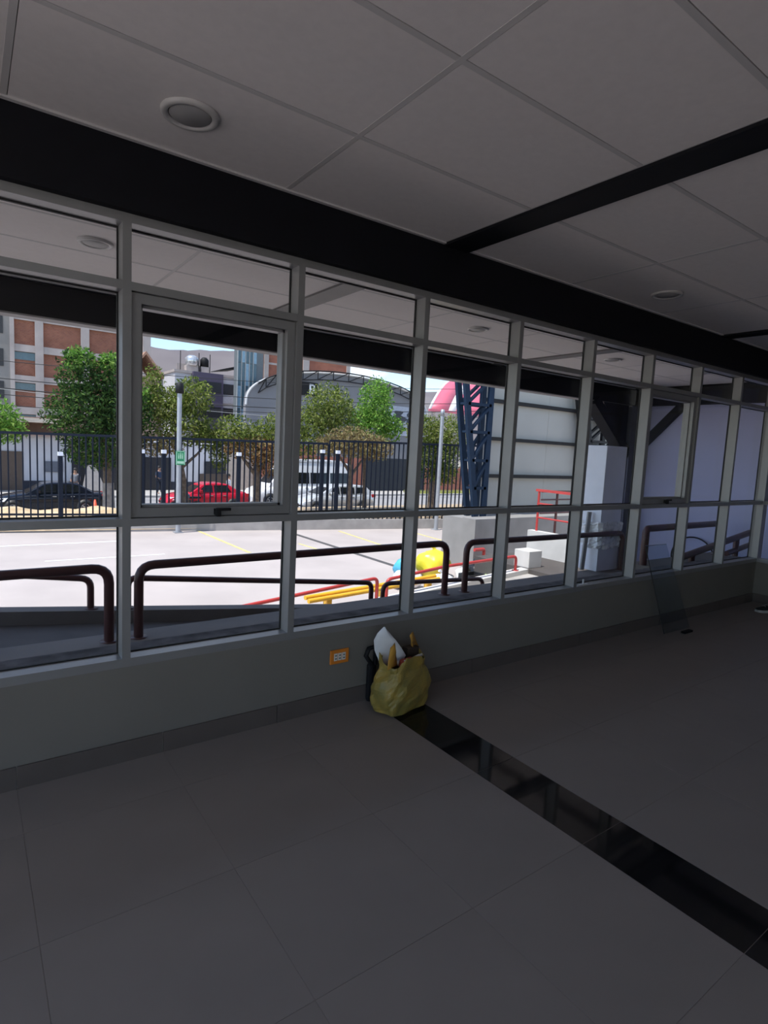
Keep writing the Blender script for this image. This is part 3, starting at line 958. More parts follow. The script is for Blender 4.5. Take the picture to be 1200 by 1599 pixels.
def car(name, label, cat, x0, y, zg, L, H, W, paint, low, belt, prof, glass, wheel_x, wr, tail_z, head_z, extra=None, group='parked vehicles on the street'):
    """car facing -X. low: list of (u, z_top) along length for the body below/at the shoulder; prof: greenhouse (u, z) outline points
    from windscreen base over the roof to the rear window base; glass: side windows as (u,v) quads in fractions of length / height"""
    t = thing(name, label, cat, (x0 + L / 2, y, zg), group)
    hw = W / 2
    b = MB()
    n = 26
    rings = []
    for i in range(n):
        u = i / (n - 1)
        zt = lerp_tab(low, u)
        taper = 1 - 0.16 * max(0, (0.12 - u) / 0.12) ** 2 - 0.10 * max(0, (u - 0.9) / 0.1) ** 2
        w = hw * taper
        zb = 0.20 + 0.10 * max(0, (0.08 - u) / 0.08) + 0.08 * max(0, (u - 0.94) / 0.06)
        pts = [(-w * 0.9, zb), (-w, zb + 0.14), (-w * 1.0, zt * 0.72), (-w * 0.97, zt - 0.06), (-w * 0.86, zt), (0, zt + 0.025), (w * 0.86, zt), (w * 0.97, zt - 0.06), (w, zt * 0.72), (w, zb + 0.14), (w * 0.9, zb)]
        rings.append([(x0 + u * L, y + p[0], zg + p[1]) for p in pts])
    k = len(rings[0])
    vs = [p for r_ in rings for p in r_]
    fs = []
    for i in range(n - 1):
        for j in range(k):
            a, c = i * k + j, i * k + (j + 1) % k
            fs.append((a, a + k, c + k, c))
    b.add(vs, fs, True)
    b.add(rings[0], [tuple(range(k))])
    b.add(rings[-1], [tuple(reversed(range(k)))])
    # greenhouse
    gr_ = []
    for (u, z) in prof:
        zb = lerp_tab(low, u) - 0.03
        f = (z - belt) / max(0.01, H - belt)
        wt = hw * (0.93 - 0.17 * max(0, min(1, f)))
        wb_ = hw * 0.93
        gr_.append([(x0 + u * L, y - wb_, zg + zb), (x0 + u * L, y - wt, zg + max(z - 0.05, zb)), (x0 + u * L, y - wt * 0.88, zg + z), (x0 + u * L, y + wt * 0.88, zg + z), (x0 + u * L, y + wt, zg + max(z - 0.05, zb)), (x0 + u * L, y + wb_, zg + zb)])
    vs = [p for r_ in gr_ for p in r_]
    fs = []
    for i in range(len(gr_) - 1):
        for j in range(5):
            a = i * 6 + j
            fs.append((a, a + 6, a + 7, a + 1))
    b.add(vs, fs, False)
    b.build('body', paint, t)

    def side_y(z, sgn):
        f = max(0, min(1, (z - belt) / (H - belt)))
        return y + sgn * (hw * (0.93 - 0.17 * f) + 0.012)
    for sgn in (-1, 1):
        for q in glass:
            g = MB()
            P = [(x0 + u * L, side_y(v, sgn), zg + v) for (u, v) in q]
            Q = [(p[0], p[1] - sgn * 0.02, p[2]) for p in P]
            m_ = len(P)
            g.add(P + Q, [tuple(range(m_)) if sgn < 0 else tuple(reversed(range(m_)))] + [(i, (i + 1) % m_, (i + 1) % m_ + m_, i + m_) for i in range(m_)])
            g.build('side_window', CARGL, t)
        s_ = MB()
        s_.box(x0 + glass[0][0][0] * L + 0.05, y + sgn * (hw + 0.16), zg + belt + 0.02, x0 + glass[0][0][0] * L + 0.20, y + sgn * (hw * 0.9), zg + belt + 0.16)
        bevel(s_.build('mirror', paint if paint is not MATS.get('x') else PLAST, t), 0.02)
    # windscreen and rear window
    for nm, (a, c) in (('windscreen', (prof[0], prof[1])), ('rear_window', (prof[-1], prof[-2]))):
        g = MB()
        sg = -1 if nm == 'windscreen' else 1
        zt_, zb_ = c[1] - 0.07, a[1] + 0.05
        ua = a[0] + (c[0] - a[0]) * 0.10
        uc = a[0] + (c[0] - a[0]) * 0.88
        g.hexa([(x0 + ua * L + sg * 0.03, y - hw * 0.78, zg + zb_), (x0 + ua * L + sg * 0.01, y - hw * 0.78, zg + zb_ - 0.01), (x0 + ua * L + sg * 0.01, y + hw * 0.78, zg + zb_ - 0.01), (x0 + ua * L + sg * 0.03, y + hw * 0.78, zg + zb_)],
               [(x0 + uc * L + sg * 0.03, y - hw * 0.66, zg + zt_), (x0 + uc * L + sg * 0.01, y - hw * 0.66, zg + zt_ - 0.01), (x0 + uc * L + sg * 0.01, y + hw * 0.66, zg + zt_ - 0.01), (x0 + uc * L + sg * 0.03, y + hw * 0.66, zg + zt_)])
        g.build(nm, CARGL, t)
    for wx in wheel_x:
        for sgn in (-1, 1):
            yo = y + sgn * (hw - 0.10)
            MB().lathe([(wr * 1.17, -0.10), (wr * 1.17, 0.108), (0, 0.108)] if sgn > 0 else [(0, -0.108), (wr * 1.17, -0.108), (wr * 1.17, 0.10)], (x0 + wx * L, yo, zg + wr + 0.02), 20, 'y').build('wheel_arch', PLAST, t)
            w_ = MB().lathe([(0.0, -0.105), (wr * 0.62, -0.105), (wr * 0.66, -0.125), (wr * 0.96, -0.125), (wr, -0.10), (wr, 0.10), (wr * 0.96, 0.125), (wr * 0.66, 0.125), (wr * 0.62, 0.105), (0, 0.105)], (x0 + wx * L, yo, zg + wr), 20, 'y').build('wheel', TYRE, t)
            r_ = MB()
            yr = yo + sgn * 0.118
            r_.lathe([(wr * 0.60, -0.006), (wr * 0.60, 0.006), (wr * 0.5, 0.008), (wr * 0.5, -0.006)], (x0 + wx * L, yr, zg + wr), 18, 'y')
            for s5 in range(5):
                a_ = s5 * 2 * math.pi / 5
                r_.bar((x0 + wx * L, yr, zg + wr), (x0 + wx * L + math.cos(a_) * wr * 0.56, yr, zg + wr + math.sin(a_) * wr * 0.56), 0.05, 0.012, (0, 1, 0))
            r_.build('rim', RIM, w_)
    for sgn in (-1, 1):
        h_ = MB()
        yy_ = y + sgn * hw * 0.70
        h_.hexa([(x0 + 0.035 * L, yy_ - 0.17, zg + head_z - 0.08), (x0 + 0.10 * L, yy_ - 0.16 + sgn * 0.12, zg + head_z - 0.06), (x0 + 0.10 * L, yy_ + 0.16 + sgn * 0.12, zg + head_z - 0.06), (x0 + 0.035 * L, yy_ + 0.17, zg + head_z - 0.08)] if True else None,
                [(x0 + 0.045 * L, yy_ - 0.15, zg + head_z + 0.06), (x0 + 0.13 * L, yy_ - 0.15 + sgn * 0.12, zg + head_z + 0.10), (x0 + 0.13 * L, yy_ + 0.15 + sgn * 0.12, zg + head_z + 0.10), (x0 + 0.045 * L, yy_ + 0.15, zg + head_z + 0.06)])
        h_.build('headlamp', LAMPW, t)
        MB().box(x0 + 0.945 * L, y + sgn * hw * 0.62, zg + tail_z - 0.08, x0 + 1.004 * L, y + sgn * hw * 0.955, zg + tail_z + 0.09).build('tail_lamp', LAMPR, t)
        # door seams and handles
        for ux in (0.50, 0.66):
            MB().box(x0 + ux * L, y + sgn * (hw - 0.03), zg + belt - 0.16, x0 + ux * L + 0.16, y + sgn * (hw + 0.008), zg + belt - 0.125).build('door_handle', RIM, t)
    MB().box(x0 + 0.0 * L - 0.006, y - hw * 0.45, zg + 0.30, x0 + 0.03, y + hw * 0.45, zg + 0.50).build('grille', PLAST, t)
    MB().box(x0 + L - 0.02, y - 0.22, zg + 0.55, x0 + L + 0.006, y + 0.22, zg + 0.66).build('number_plate', LAMPW, t)
    return t


RZ = -2.15
REDP = mat('red_car_paint', (0.50, 0.012, 0.035), 0.18, var=0.03)
BLKP = mat('black_car_paint', (0.008, 0.010, 0.018), 0.12, var=0.05)
SILP = mat('silver_car_paint', (0.62, 0.64, 0.67), 0.2, metal=0.3, var=0.02)
WHTP = mat('white_van_paint', (0.82, 0.83, 0.85), 0.25, var=0.02)
BLUP = mat('blue_car_paint', (0.16, 0.42, 0.60), 0.2, var=0.04)
sedan_low = [(0.0, 0.50), (0.03, 0.68), (0.10, 0.80), (0.26, 0.92), (0.80, 0.97), (0.97, 0.95), (1.0, 0.72)]
sedan_prof = [(0.27, 0.93), (0.42, 1.36), (0.50, 1.44), (0.66, 1.44), (0.74, 1.38), (0.88, 0.99)]
sedan_gl = [[(0.355, 0.98), (0.535, 0.99), (0.535, 1.34), (0.45, 1.34)], [(0.555, 0.99), (0.765, 1.0), (0.715, 1.33), (0.555, 1.34)]]
car('red_sedan', 'red sedan parked behind the fence beside the green sign pole', 'car', 8.12, 30.5, RZ, 4.35, 1.45, 1.72, REDP, sedan_low, 0.95, sedan_prof, sedan_gl, (0.17, 0.79), 0.29, 0.80, 0.66)
car('black_sedan', 'black sedan with a red tail lamp behind the sand heap', 'car', 0.85, 30.5, RZ, 4.55, 1.42, 1.76, BLKP, sedan_low, 0.95, [(p[0], p[1] - 0.02) for p in sedan_prof], sedan_gl, (0.17, 0.79), 0.30, 0.82, 0.66)
car('blue_car', 'light blue car at the left edge in front of the black sedan', 'car', -3.2, 30.5, RZ, 4.0, 1.50, 1.70, BLUP, sedan_low, 0.95, sedan_prof, sedan_gl, (0.17, 0.79), 0.29, 0.80, 0.66)
hat_low = [(0.0, 0.50), (0.03, 0.70), (0.12, 0.84), (0.24, 0.96), (0.90, 1.02), (0.98, 0.98), (1.0, 0.70)]
hat_prof = [(0.22, 0.97), (0.40, 1.44), (0.50, 1.52), (0.78, 1.52), (0.88, 1.48), (0.985, 1.02)]
hat_gl = [[(0.35, 1.03), (0.49, 1.04), (0.49, 1.40), (0.43, 1.40)], [(0.51, 1.04), (0.70, 1.05), (0.70, 1.40), (0.51, 1.41)], [(0.73, 1.06), (0.88, 1.10), (0.83, 1.39), (0.73, 1.40)]]
car('silver_hatchback', 'silver hatchback parked in front of the white van', 'car', 14.65, 27.9 + 0.6, RZ, 4.75, 1.52, 1.74, SILP, hat_low, 1.0, hat_prof, hat_gl, (0.17, 0.80), 0.30, 0.92, 0.70)
van_low = [(0.0, 0.60), (0.02, 0.85), (0.10, 1.08), (0.17, 1.20), (0.95, 1.25), (0.995, 1.22), (1.0, 0.8)]
van_prof = [(0.13, 1.14), (0.27, 2.15), (0.33, 2.55), (0.40, 2.66), (0.92, 2.70), (0.975, 2.60), (1.0, 1.22)]
van_gl = [[(0.19, 1.28), (0.315, 1.28), (0.315, 2.02), (0.275, 2.02)], [(0.345, 1.36), (0.54, 1.36), (0.54, 2.02), (0.345, 2.02)], [(0.555, 1.36), (0.75, 1.36), (0.75, 2.02), (0.555, 2.02)], [(0.765, 1.36), (0.95, 1.36), (0.95, 2.02), (0.765, 2.02)]]
van = car('white_van', 'white high roof passenger van behind the silver hatchback', 'van', 13.3, 31.6 + 0.4, RZ, 6.6, 2.70, 2.0, WHTP, van_low, 1.25, van_prof, van_gl, (0.15, 0.80), 0.36, 1.1, 0.88)
MB().box(15.6, 31.2, RZ + 2.66, 19.2, 32.8, RZ + 2.78).build('roof_box', WHTP, van)

# motorcycle by the red sedan's front
t = thing('motorcycle', 'small dark motorcycle parked at the nose of the red sedan', 'motorcycle', (8.9, 29.1, RZ))
for wx in (8.35, 9.45):
    MB().lathe([(0.30, -0.05), (0.30, 0.05), (0.22, 0.04), (0.22, -0.04), (0.30, -0.05)], (wx, 29.1, RZ + 0.30), 18, 'y').build('wheel', TYRE, t)
    MB().bar((wx - 0.2, 29.1, RZ + 0.3), (wx + 0.2, 29.1, RZ + 0.3), 0.03).build('spoke_bar', RIM, t)
MB().tube([(8.35, 29.1, RZ + 0.3), (8.62, 29.1, RZ + 0.95), (8.66, 29.1, RZ + 1.02)], 0.04, 8).build('fork', RIM, t)
MB().tube([(8.68, 28.78, RZ + 1.05), (8.64, 29.1, RZ + 1.0), (8.68, 29.42, RZ + 1.05)], 0.025, 8).build('handlebar', BLACKM, t)
bevel(MB().box(8.66, 28.98, RZ + 0.72, 9.05, 29.22, RZ + 0.95).build('fuel_tank', mat('motorcycle_blue', (0.03, 0.12, 0.22), 0.25), t), 0.05)
bevel(MB().box(9.02, 28.99, RZ + 0.72, 9.62, 29.21, RZ + 0.82).build('saddle', BLACKM, t), 0.03)
bevel(MB().box(8.68, 28.96, RZ + 0.28, 9.12, 29.24, RZ + 0.68).build('engine', PLAST, t), 0.04)
MB().lathe([(0.0, -0.03), (0.08, -0.02), (0.09, 0.04), (0.0, 0.05)], (8.52, 29.1, RZ + 0.92), 12, 'x').build('head_lamp', LAMPW, t)
# traffic cone by the black sedan
t = thing('traffic_cone', 'orange traffic cone behind the tail of the black sedan', 'cone', (4.75, 29.0, RZ))
ORN = mat('cone_orange', (0.80, 0.10, 0.04), 0.5)
MB().box(4.55, 28.8, RZ, 4.95, 29.2, RZ + 0.04).build('cone_base', ORN, t)
MB().lathe([(0.15, 0.04), (0.035, 0.72), (0.0, 0.72)], (4.75, 29.0, RZ), 16).build('cone_body', ORN, t)

# ================================================================== PEOPLE (small, beyond the cars)
SKIN = mat('skin', (0.36, 0.20, 0.13), 0.6)


def skin_obj(name, m_, parent, verts, edges, radii, sub=1):
    me = bpy.data.meshes.new(name)
    me.from_pydata(verts, edges, [])
    me.materials.append(m_)
    o = bpy.data.objects.new(name, me)
    COL.objects.link(o)
    o.parent = parent
    sm_ = o.modifiers.new('skin', 'SKIN')
    sm_.use_smooth_shade = True
    for i, r_ in enumerate(radii):
        me.skin_vertices[0].data[i].radius = (r_, r_)
    me.skin_vertices[0].data[0].use_root = True
    s_ = o.modifiers.new('sub', 'SUBSURF'); s_.levels = sub; s_.render_levels = sub
    return o


def person(label, x, y, z, yaw_, shirt, trousers, hair, step=0.08, arm=(0.06, 0.20)):
    t = thing('person', label, 'person', (x, y, z))
    t.rotation_euler = (0, 0, yaw_)
    V = [(0, 0, .94), (0, 0, 1.12), (0, .0, 1.30), (0, 0, 1.42), (0, -.01, 1.50), (0, -.02, 1.57), (0, -.03, 1.66),
         (-.17, 0, 1.40), (-.22, .03, 1.14), (-.21, -arm[0], .90), (-.21, -arm[0] - .03, .82),
         (.17, 0, 1.40), (.23, .02, 1.14), (.22, -arm[1], .93), (.21, -arm[1] - .04, .86),
         (-.09, 0, .88), (-.10, -step * .5, .48), (-.10, step * .4, .09), (-.10, step * .4 - .16, .035),
         (.09, 0, .88), (.10, -step, .48), (.10, -step * 1.2, .09), (.10, -step * 1.2 - .16, .035)]
    E_ = [(0, 1), (1, 2), (2, 3), (3, 4), (4, 5), (5, 6), (3, 7), (7, 8), (8, 9), (9, 10), (3, 11), (11, 12), (12, 13), (13, 14), (0, 15), (15, 16), (16, 17), (17, 18), (0, 19), (19, 20), (20, 21), (21, 22)]
    rad = [.125, .115, .13, .09, .055, .085, .085, .055, .042, .032, .034, .055, .042, .032, .034, .08, .055, .038, .035, .08, .055, .038, .035]
    skin_obj('body', SKIN, t, V, E_, rad, 2)
    skin_obj('shirt', shirt, t, [V[0], V[1], V[2], V[3], V[7], V[8], V[11], V[12]], [(0, 1), (1, 2), (2, 3), (3, 4), (4, 5), (3, 6), (6, 7)], [.145, .135, .15, .105, .07, .056, .07, .056], 2)
    skin_obj('trousers', trousers, t, [V[0], V[15], V[16], V[17], V[19], V[20], V[21]], [(0, 1), (1, 2), (2, 3), (0, 4), (4, 5), (5, 6)], [.14, .095, .07, .055, .095, .07, .055], 2)
    h = MB().lathe([(0.0, 0.145), (0.06, 0.135), (0.10, 0.08), (0.108, 0.02), (0.095, -0.04), (0.0, -0.04)], (0, 0.012, 1.64), 14)
    ho = bpy.data.objects.new('hair', h.mesh('hair', hair)); COL.objects.link(ho); ho.parent = t
    f = MB()
    f.bar((0, -0.115, 1.635), (0, -0.135, 1.605), 0.025)
    fo = bpy.data.objects.new('nose', f.mesh('nose', SKIN)); COL.objects.link(fo); fo.parent = t
    for sgn in (-1, 1):
        e_ = MB().lathe([(0.0, -0.008), (0.010, 0.0), (0.0, 0.008)], (sgn * 0.035, -0.112, 1.645), 8, 'y')
        eo = bpy.data.objects.new('eye', e_.mesh('eye', BLACKM)); COL.objects.link(eo); eo.parent = t
        e2 = MB().lathe([(0.0, -0.008), (0.022, 0.0), (0.0, 0.008)], (sgn * 0.105, -0.02, 1.63), 8, 'x')
        eo = bpy.data.objects.new('ear', e2.mesh('ear', SKIN)); COL.objects.link(eo); eo.parent = t
    mo = bpy.data.objects.new('mouth', MB().box(-0.025, -0.112, 1.572, 0.025, -0.105, 1.58).mesh('mouth', mat('lips', (0.25, 0.09, 0.08), 0.5))); COL.objects.link(mo); mo.parent = t
    return t


HAIR = mat('dark_hair', (0.012, 0.010, 0.010), 0.6)
DARKC = mat('dark_cloth', (0.02, 0.025, 0.04), 0.9)
person('person in a white top and blue trousers behind the roof of the red sedan', 12.55, 33.0, RZ, R(60), mat('white_shirt', (0.80, 0.82, 0.88), 0.9), mat('blue_jeans', (0.10, 0.16, 0.36), 0.9), HAIR)
person('person in dark clothes standing behind the roof of the black sedan', 4.95, 36.3, RZ, R(-20), mat('grey_shirt', (0.20, 0.20, 0.22), 0.9), DARKC, HAIR)
person('person in dark blue clothes standing by the dark double door', 9.95, 38.2, -2.02, R(30), mat('blue_jacket', (0.03, 0.05, 0.10), 0.9), DARKC, HAIR)

# ================================================================== TREES
BARK = mat('bark', (0.10, 0.075, 0.055), 0.95, scale=8, col2=(0.19, 0.15, 0.12), bump=0.6)
BARKW = mat('whitewashed_bark', (0.36, 0.34, 0.33), 0.95, scale=6, col2=(0.22, 0.20, 0.19))
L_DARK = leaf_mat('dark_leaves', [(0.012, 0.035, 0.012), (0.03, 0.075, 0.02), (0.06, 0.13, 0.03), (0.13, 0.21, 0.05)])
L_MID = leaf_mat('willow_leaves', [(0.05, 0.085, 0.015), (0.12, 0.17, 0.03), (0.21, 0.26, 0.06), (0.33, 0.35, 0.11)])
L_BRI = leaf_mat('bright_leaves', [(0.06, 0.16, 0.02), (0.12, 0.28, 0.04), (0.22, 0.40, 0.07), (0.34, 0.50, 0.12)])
L_DRY = leaf_mat('dry_leaves', [(0.12, 0.09, 0.05), (0.24, 0.18, 0.09), (0.34, 0.27, 0.13), (0.30, 0.30, 0.12)])
L_BRN = leaf_mat('brown_leaves', [(0.10, 0.06, 0.03), (0.24, 0.14, 0.06), (0.34, 0.20, 0.09), (0.28, 0.26, 0.12)])


def foliage(mb_, c, r, n, s, rng):
    c = Vector(c)
    for k in range(n):
        while True:
            d = Vector((rng.uniform(-1, 1), rng.uniform(-1, 1), rng.uniform(-1, 1)))
            if 0.05 < d.length <= 1: break
        q = rng.random()
        d = d.normalized() * (0.55 + 0.5 * q if rng.random() < 0.75 else 0.9 * q)
        p = c + Vector((d.x * r[0], d.y * r[1], d.z * r[2]))
        a = Vector((rng.gauss(0, 1), rng.gauss(0, 1), rng.gauss(0, 1))).normalized()
        b = a.cross(Vector((rng.gauss(0, 1), rng.gauss(0, 1), rng.gauss(0, 1)))).normalized()
        l, w = s * rng.uniform(0.7, 1.4), s * rng.uniform(0.28, 0.5)
        mb_.add([p - a * l * .5, p + b * w * .5, p + a * l * .5, p - b * w * .5], [(0, 1, 2, 3)])


def tree(label, base, trunk, branches, blobs, lm, seed, whitewash=True, extra=None, cat='tree'):
    rng = random.Random(seed)
    t = thing('tree', label, cat, base)
    MB().tube(trunk[0], trunk[1], 9).build('trunk', BARK, t)
    if whitewash:
        p0, p1 = Vector(trunk[0][0]), Vector(trunk[0][1])
        MB().tube([p0 + (p1 - p0) * 0.0, p0 + (p1 - p0) * 0.62], [trunk[1][0] * 1.05, (trunk[1][0] + trunk[1][1]) / 2 * 1.06], 10).build('whitewash', BARKW, t)
    for (pts, rr) in branches:
        MB().tube(pts, rr, 7).build('branch', BARK, t)
    f = MB()
    for (c, r, n) in blobs:
        foliage(f, c, r, n, 0.17, rng)
    f.build('foliage', lm, t)['kind'] = 'stuff'
    if extra:
        f = MB()
        for (c, r, n) in extra[1]:
            foliage(f, c, r, n, 0.17, rng)
        o = f.build('light_foliage' if len(extra) > 2 else 'dry_foliage', extra[0], t)
        o['kind'] = 'stuff'
        o['label'] = extra[2] if len(extra) > 2 else 'brown dry leaves hanging low'
    return t


VZ = -1.60
tree('dense dark green tree with two rounded tops before the brick building', (4.6, 25, VZ), ([(4.6, 25, VZ), (4.55, 25, 0.4), (4.4, 25, 1.6), (4.2, 25, 2.6)], [0.22, 0.17, 0.14, 0.08]),
     [([(4.5, 25, 0.6), (5.2, 25, 1.6), (5.5, 25.1, 2.6)], [0.10, 0.07, 0.03]), ([(4.45, 25, 1.0), (3.7, 24.8, 2.0), (3.4, 24.8, 3.2)], [0.10, 0.07, 0.03])],
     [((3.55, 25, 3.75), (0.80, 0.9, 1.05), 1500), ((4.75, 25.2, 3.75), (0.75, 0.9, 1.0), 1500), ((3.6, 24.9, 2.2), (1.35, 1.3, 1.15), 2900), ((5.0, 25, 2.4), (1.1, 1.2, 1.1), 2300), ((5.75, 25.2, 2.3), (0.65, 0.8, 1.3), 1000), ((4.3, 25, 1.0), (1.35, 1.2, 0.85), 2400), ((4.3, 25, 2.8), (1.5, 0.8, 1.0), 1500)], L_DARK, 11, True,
     (L_BRI, [((3.55, 24.9, 4.3), (0.6, 0.7, 0.45), 420), ((4.75, 25.0, 4.3), (0.6, 0.7, 0.42), 420), ((5.75, 25.1, 3.2), (0.5, 0.6, 0.5), 260)], 'leaves at the tops coloured lighter for sunlight'))  # sunlight on the tree tops given as brighter leaf colour
tree('small bright leaved tree cut by the left edge of the window', (0.2, 25, VZ), ([(0.2, 25, VZ), (0.25, 25, 0.4), (0.4, 25, 1.6)], [0.14, 0.11, 0.06]),
     [([(0.25, 25, 0.6), (0.9, 25, 1.4), (1.1, 25, 2.0)], [0.06, 0.04, 0.02])],
     [((0.5, 25, 2.0), (1.15, 1.0, 0.75), 1900), ((1.2, 25, 1.6), (0.7, 0.8, 0.6), 900)], L_BRI, 12)
tree('pale green willowy tree behind the green sign pole', (7.75, 25.6, VZ), ([(7.85, 25.6, VZ), (7.7, 25.6, -0.3), (7.45, 25.6, 1.0), (7.3, 25.6, 2.2)], [0.16, 0.13, 0.10, 0.05]),
     [([(7.65, 25.6, 0.3), (8.3, 25.6, 0.9), (8.8, 25.6, 1.6)], [0.08, 0.05, 0.02]), ([(7.45, 25.6, 1.0), (6.7, 25.5, 1.6), (6.2, 25.5, 2.2)], [0.07, 0.04, 0.02])],
     [((7.0, 25.6, 2.9), (1.1, 1.0, 0.8), 1900), ((8.0, 25.6, 3.3), (0.95, 0.9, 0.9), 1700), ((6.4, 25.6, 3.6), (0.5, 0.6, 1.0), 500), ((7.6, 25.6, 2.0), (1.35, 1.1, 0.85), 1900), ((8.9, 25.6, 1.7), (0.8, 0.8, 0.8), 900), ((9.3, 25.6, 0.9), (0.45, 0.6, 0.8), 500)], L_MID, 13, False,
     (L_DRY, [((6.6, 25.4, 1.2), (1.0, 0.8, 0.5), 900)]))
tree('half dry tree with a brown skirt in front of the white van', (10.8, 24.6, VZ), ([(10.7, 24.6, VZ), (10.65, 24.6, 0.0), (10.6, 24.6, 1.1)], [0.18, 0.16, 0.10]),
     [([(10.65, 24.6, 0.2), (11.3, 24.6, 1.0), (11.6, 24.6, 1.7)], [0.10, 0.06, 0.03]), ([(10.65, 24.6, 0.0), (9.9, 24.6, 0.9), (9.5, 24.6, 1.6)], [0.10, 0.06, 0.03])],
     [((9.6, 24.6, 2.0), (0.9, 0.9, 0.7), 900), ((11.4, 24.6, 2.1), (0.85, 0.9, 0.8), 1000), ((10.5, 24.7, 1.8), (1.0, 0.9, 0.5), 600)], L_MID, 14, False,
     (L_BRN, [((10.5, 24.5, 1.25), (1.45, 1.0, 0.55), 1900), ((11.2, 24.5, 0.7), (0.9, 0.8, 0.7), 800)]))
tree('large leafy tree with a bright green crown before the arched hall', (15.6, 25.2, VZ), ([(17.0, 25.2, VZ), (16.9, 25.2, 0.6), (16.4, 25.2, 2.2), (16.4, 25.2, 3.4)], [0.12, 0.10, 0.08, 0.05]),
     [([(16.7, 25.2, 1.2), (14.9, 25.2, 2.4), (14.2, 25.2, 3.4)], [0.10, 0.06, 0.03])],
     [((14.6, 25.2, 3.35), (1.25, 1.2, 1.3), 2700), ((13.3, 25.2, 2.1), (1.2, 1.1, 1.3), 2400), ((15.2, 25.3, 2.8), (1.4, 1.1, 1.2), 1500)], L_MID, 15, False)
t_ = bpy.data.objects[[o.name for o in bpy.data.objects if o.get('label', '').startswith('large leafy')][0]]
f = MB()
rng_ = random.Random(77)
for (c, r_, n_) in [((17.2, 24.9, 3.9), (0.95, 0.9, 1.3), 2100), ((17.0, 24.9, 2.8), (1.5, 1.0, 0.9), 2100), ((18.2, 24.9, 2.6), (0.8, 0.8, 0.8), 900)]:
    foliage(f, c, r_, n_, 0.18, rng_)
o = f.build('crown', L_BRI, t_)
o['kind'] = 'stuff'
o['label'] = 'bright green crown'
tree('bare low tree with dry olive leaves in front of the silver hatchback', (14.95, 23.4, VZ), ([(14.95, 23.4, VZ), (14.9, 23.4, -0.1), (14.85, 23.4, 0.7)], [0.14, 0.12, 0.10]),
     [([(14.88, 23.4, 0.1), (15.5, 23.4, 0.9), (16.2, 23.4, 1.4)], [0.08, 0.05, 0.02]), ([(14.88, 23.4, 0.3), (14.3, 23.4, 1.0), (13.6, 23.4, 1.5)], [0.09, 0.05, 0.02]), ([(14.85, 23.4, 0.6), (14.9, 23.4, 1.4), (15.1, 23.4, 1.9)], [0.08, 0.05, 0.02])],
     [((15.0, 23.4, 1.75), (1.6, 1.1, 0.75), 2600), ((16.3, 23.4, 1.5), (0.9, 0.9, 0.6), 1000), ((13.6, 23.4, 1.5), (0.7, 0.8, 0.5), 700)], L_DRY, 16, False)
tree('leafy tree hanging low between the second lamp pole and the navy truss', (20.4, 23.8, VZ), ([(20.4, 23.8, VZ), (20.4, 23.8, 0.2), (20.5, 23.8, 1.8)], [0.22, 0.18, 0.10]),
     [([(20.4, 23.8, 0.4), (21.3, 23.8, 1.5), (21.6, 23.8, 2.4)], [0.09, 0.06, 0.03])],
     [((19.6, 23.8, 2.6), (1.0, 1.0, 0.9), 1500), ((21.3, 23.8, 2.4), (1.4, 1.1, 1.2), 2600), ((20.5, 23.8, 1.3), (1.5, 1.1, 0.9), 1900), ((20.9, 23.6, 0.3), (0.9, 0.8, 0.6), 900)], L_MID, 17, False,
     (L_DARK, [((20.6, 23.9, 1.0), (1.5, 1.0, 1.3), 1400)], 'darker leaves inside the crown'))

# ================================================================== BUILDINGS ACROSS THE STREET
BR1 = brick_mat('orange_brick', (0.36, 0.135, 0.08), (0.29, 0.10, 0.065), (0.30, 0.19, 0.14), 1.0)
BR2 = brick_mat('red_brick', (0.42, 0.13, 0.08), (0.33, 0.10, 0.06), (0.35, 0.22, 0.16), 1.0)
CFR = mat('concrete_frame', (0.42, 0.37, 0.35), 0.9, var=0.12, scale=0.8)
CGR = mat('grey_render', (0.25, 0.235, 0.22), 0.9, var=0.12, scale=0.6)
DGL = mat('dark_opening', (0.02, 0.02, 0.024), 0.4)
BGL = mat('blue_grey_glass', (0.09, 0.15, 0.18), 0.15)
WHW = mat('white_wall', (0.58, 0.57, 0.60), 0.85, var=0.05, scale=0.7)
DADO = mat('dark_dado', (0.03, 0.032, 0.045), 0.8)

t = thing('brick_building', 'unfinished brick building with a concrete frame behind the dark green tree', 'building', (5, 66, -2.4))
YB = 62
MB().box(-10, YB + 0.25, -2.4, 15.2, YB + 12, 16).build('core_wall', BR1, t)
cols_ = [(3.38, 3.72), (5.30, 5.95), (9.0, 9.7), (14.5, 15.22)]
for (a, b) in cols_:
    MB().box(a, YB - 0.15, -2.4, b, YB + 0.25, 16).build('concrete_column', CFR, t)
for z in (3.05, 5.85, 8.55, 11.3, 14.0):
    MB().box(3.38, YB - 0.08, z, 15.22, YB + 0.25, z + 0.62).build('floor_beam', CFR, t)
for k, z in enumerate((3.05, 5.85, 8.55)):
    MB().box(3.72, YB + 0.1, z - 0.70, 5.30, YB + 0.26, z - 0.04).build('window', BGL, t)
for i in range(3):
    for z0, z1 in ((3.67, 5.15), (6.47, 7.85), (9.17, 11.3), (0.5, 3.05)):
        a, b = cols_[i][1], cols_[i + 1][0]
        zt = z1 if i == 0 else z1 + (0.7 if z1 < 9 and z1 > 3.1 else 0)
        MB().box(a, YB + 0.14, z0, b, YB + 0.25, zt).build('brick_infill', BR1, t)
MB().box(-10, YB - 0.1, -2.4, 3.38, YB + 0.25, 16).build('rendered_wing', CGR, t)
for z in (4.3, 7.1, 9.9):
    MB().box(2.1, YB - 0.16, z, 2.9, YB - 0.04, z + 1.5).build('window', DGL, t)
    MB().box(-1.0, YB - 0.16, z, 0.9, YB - 0.04, z + 1.5).build('window', DGL, t)

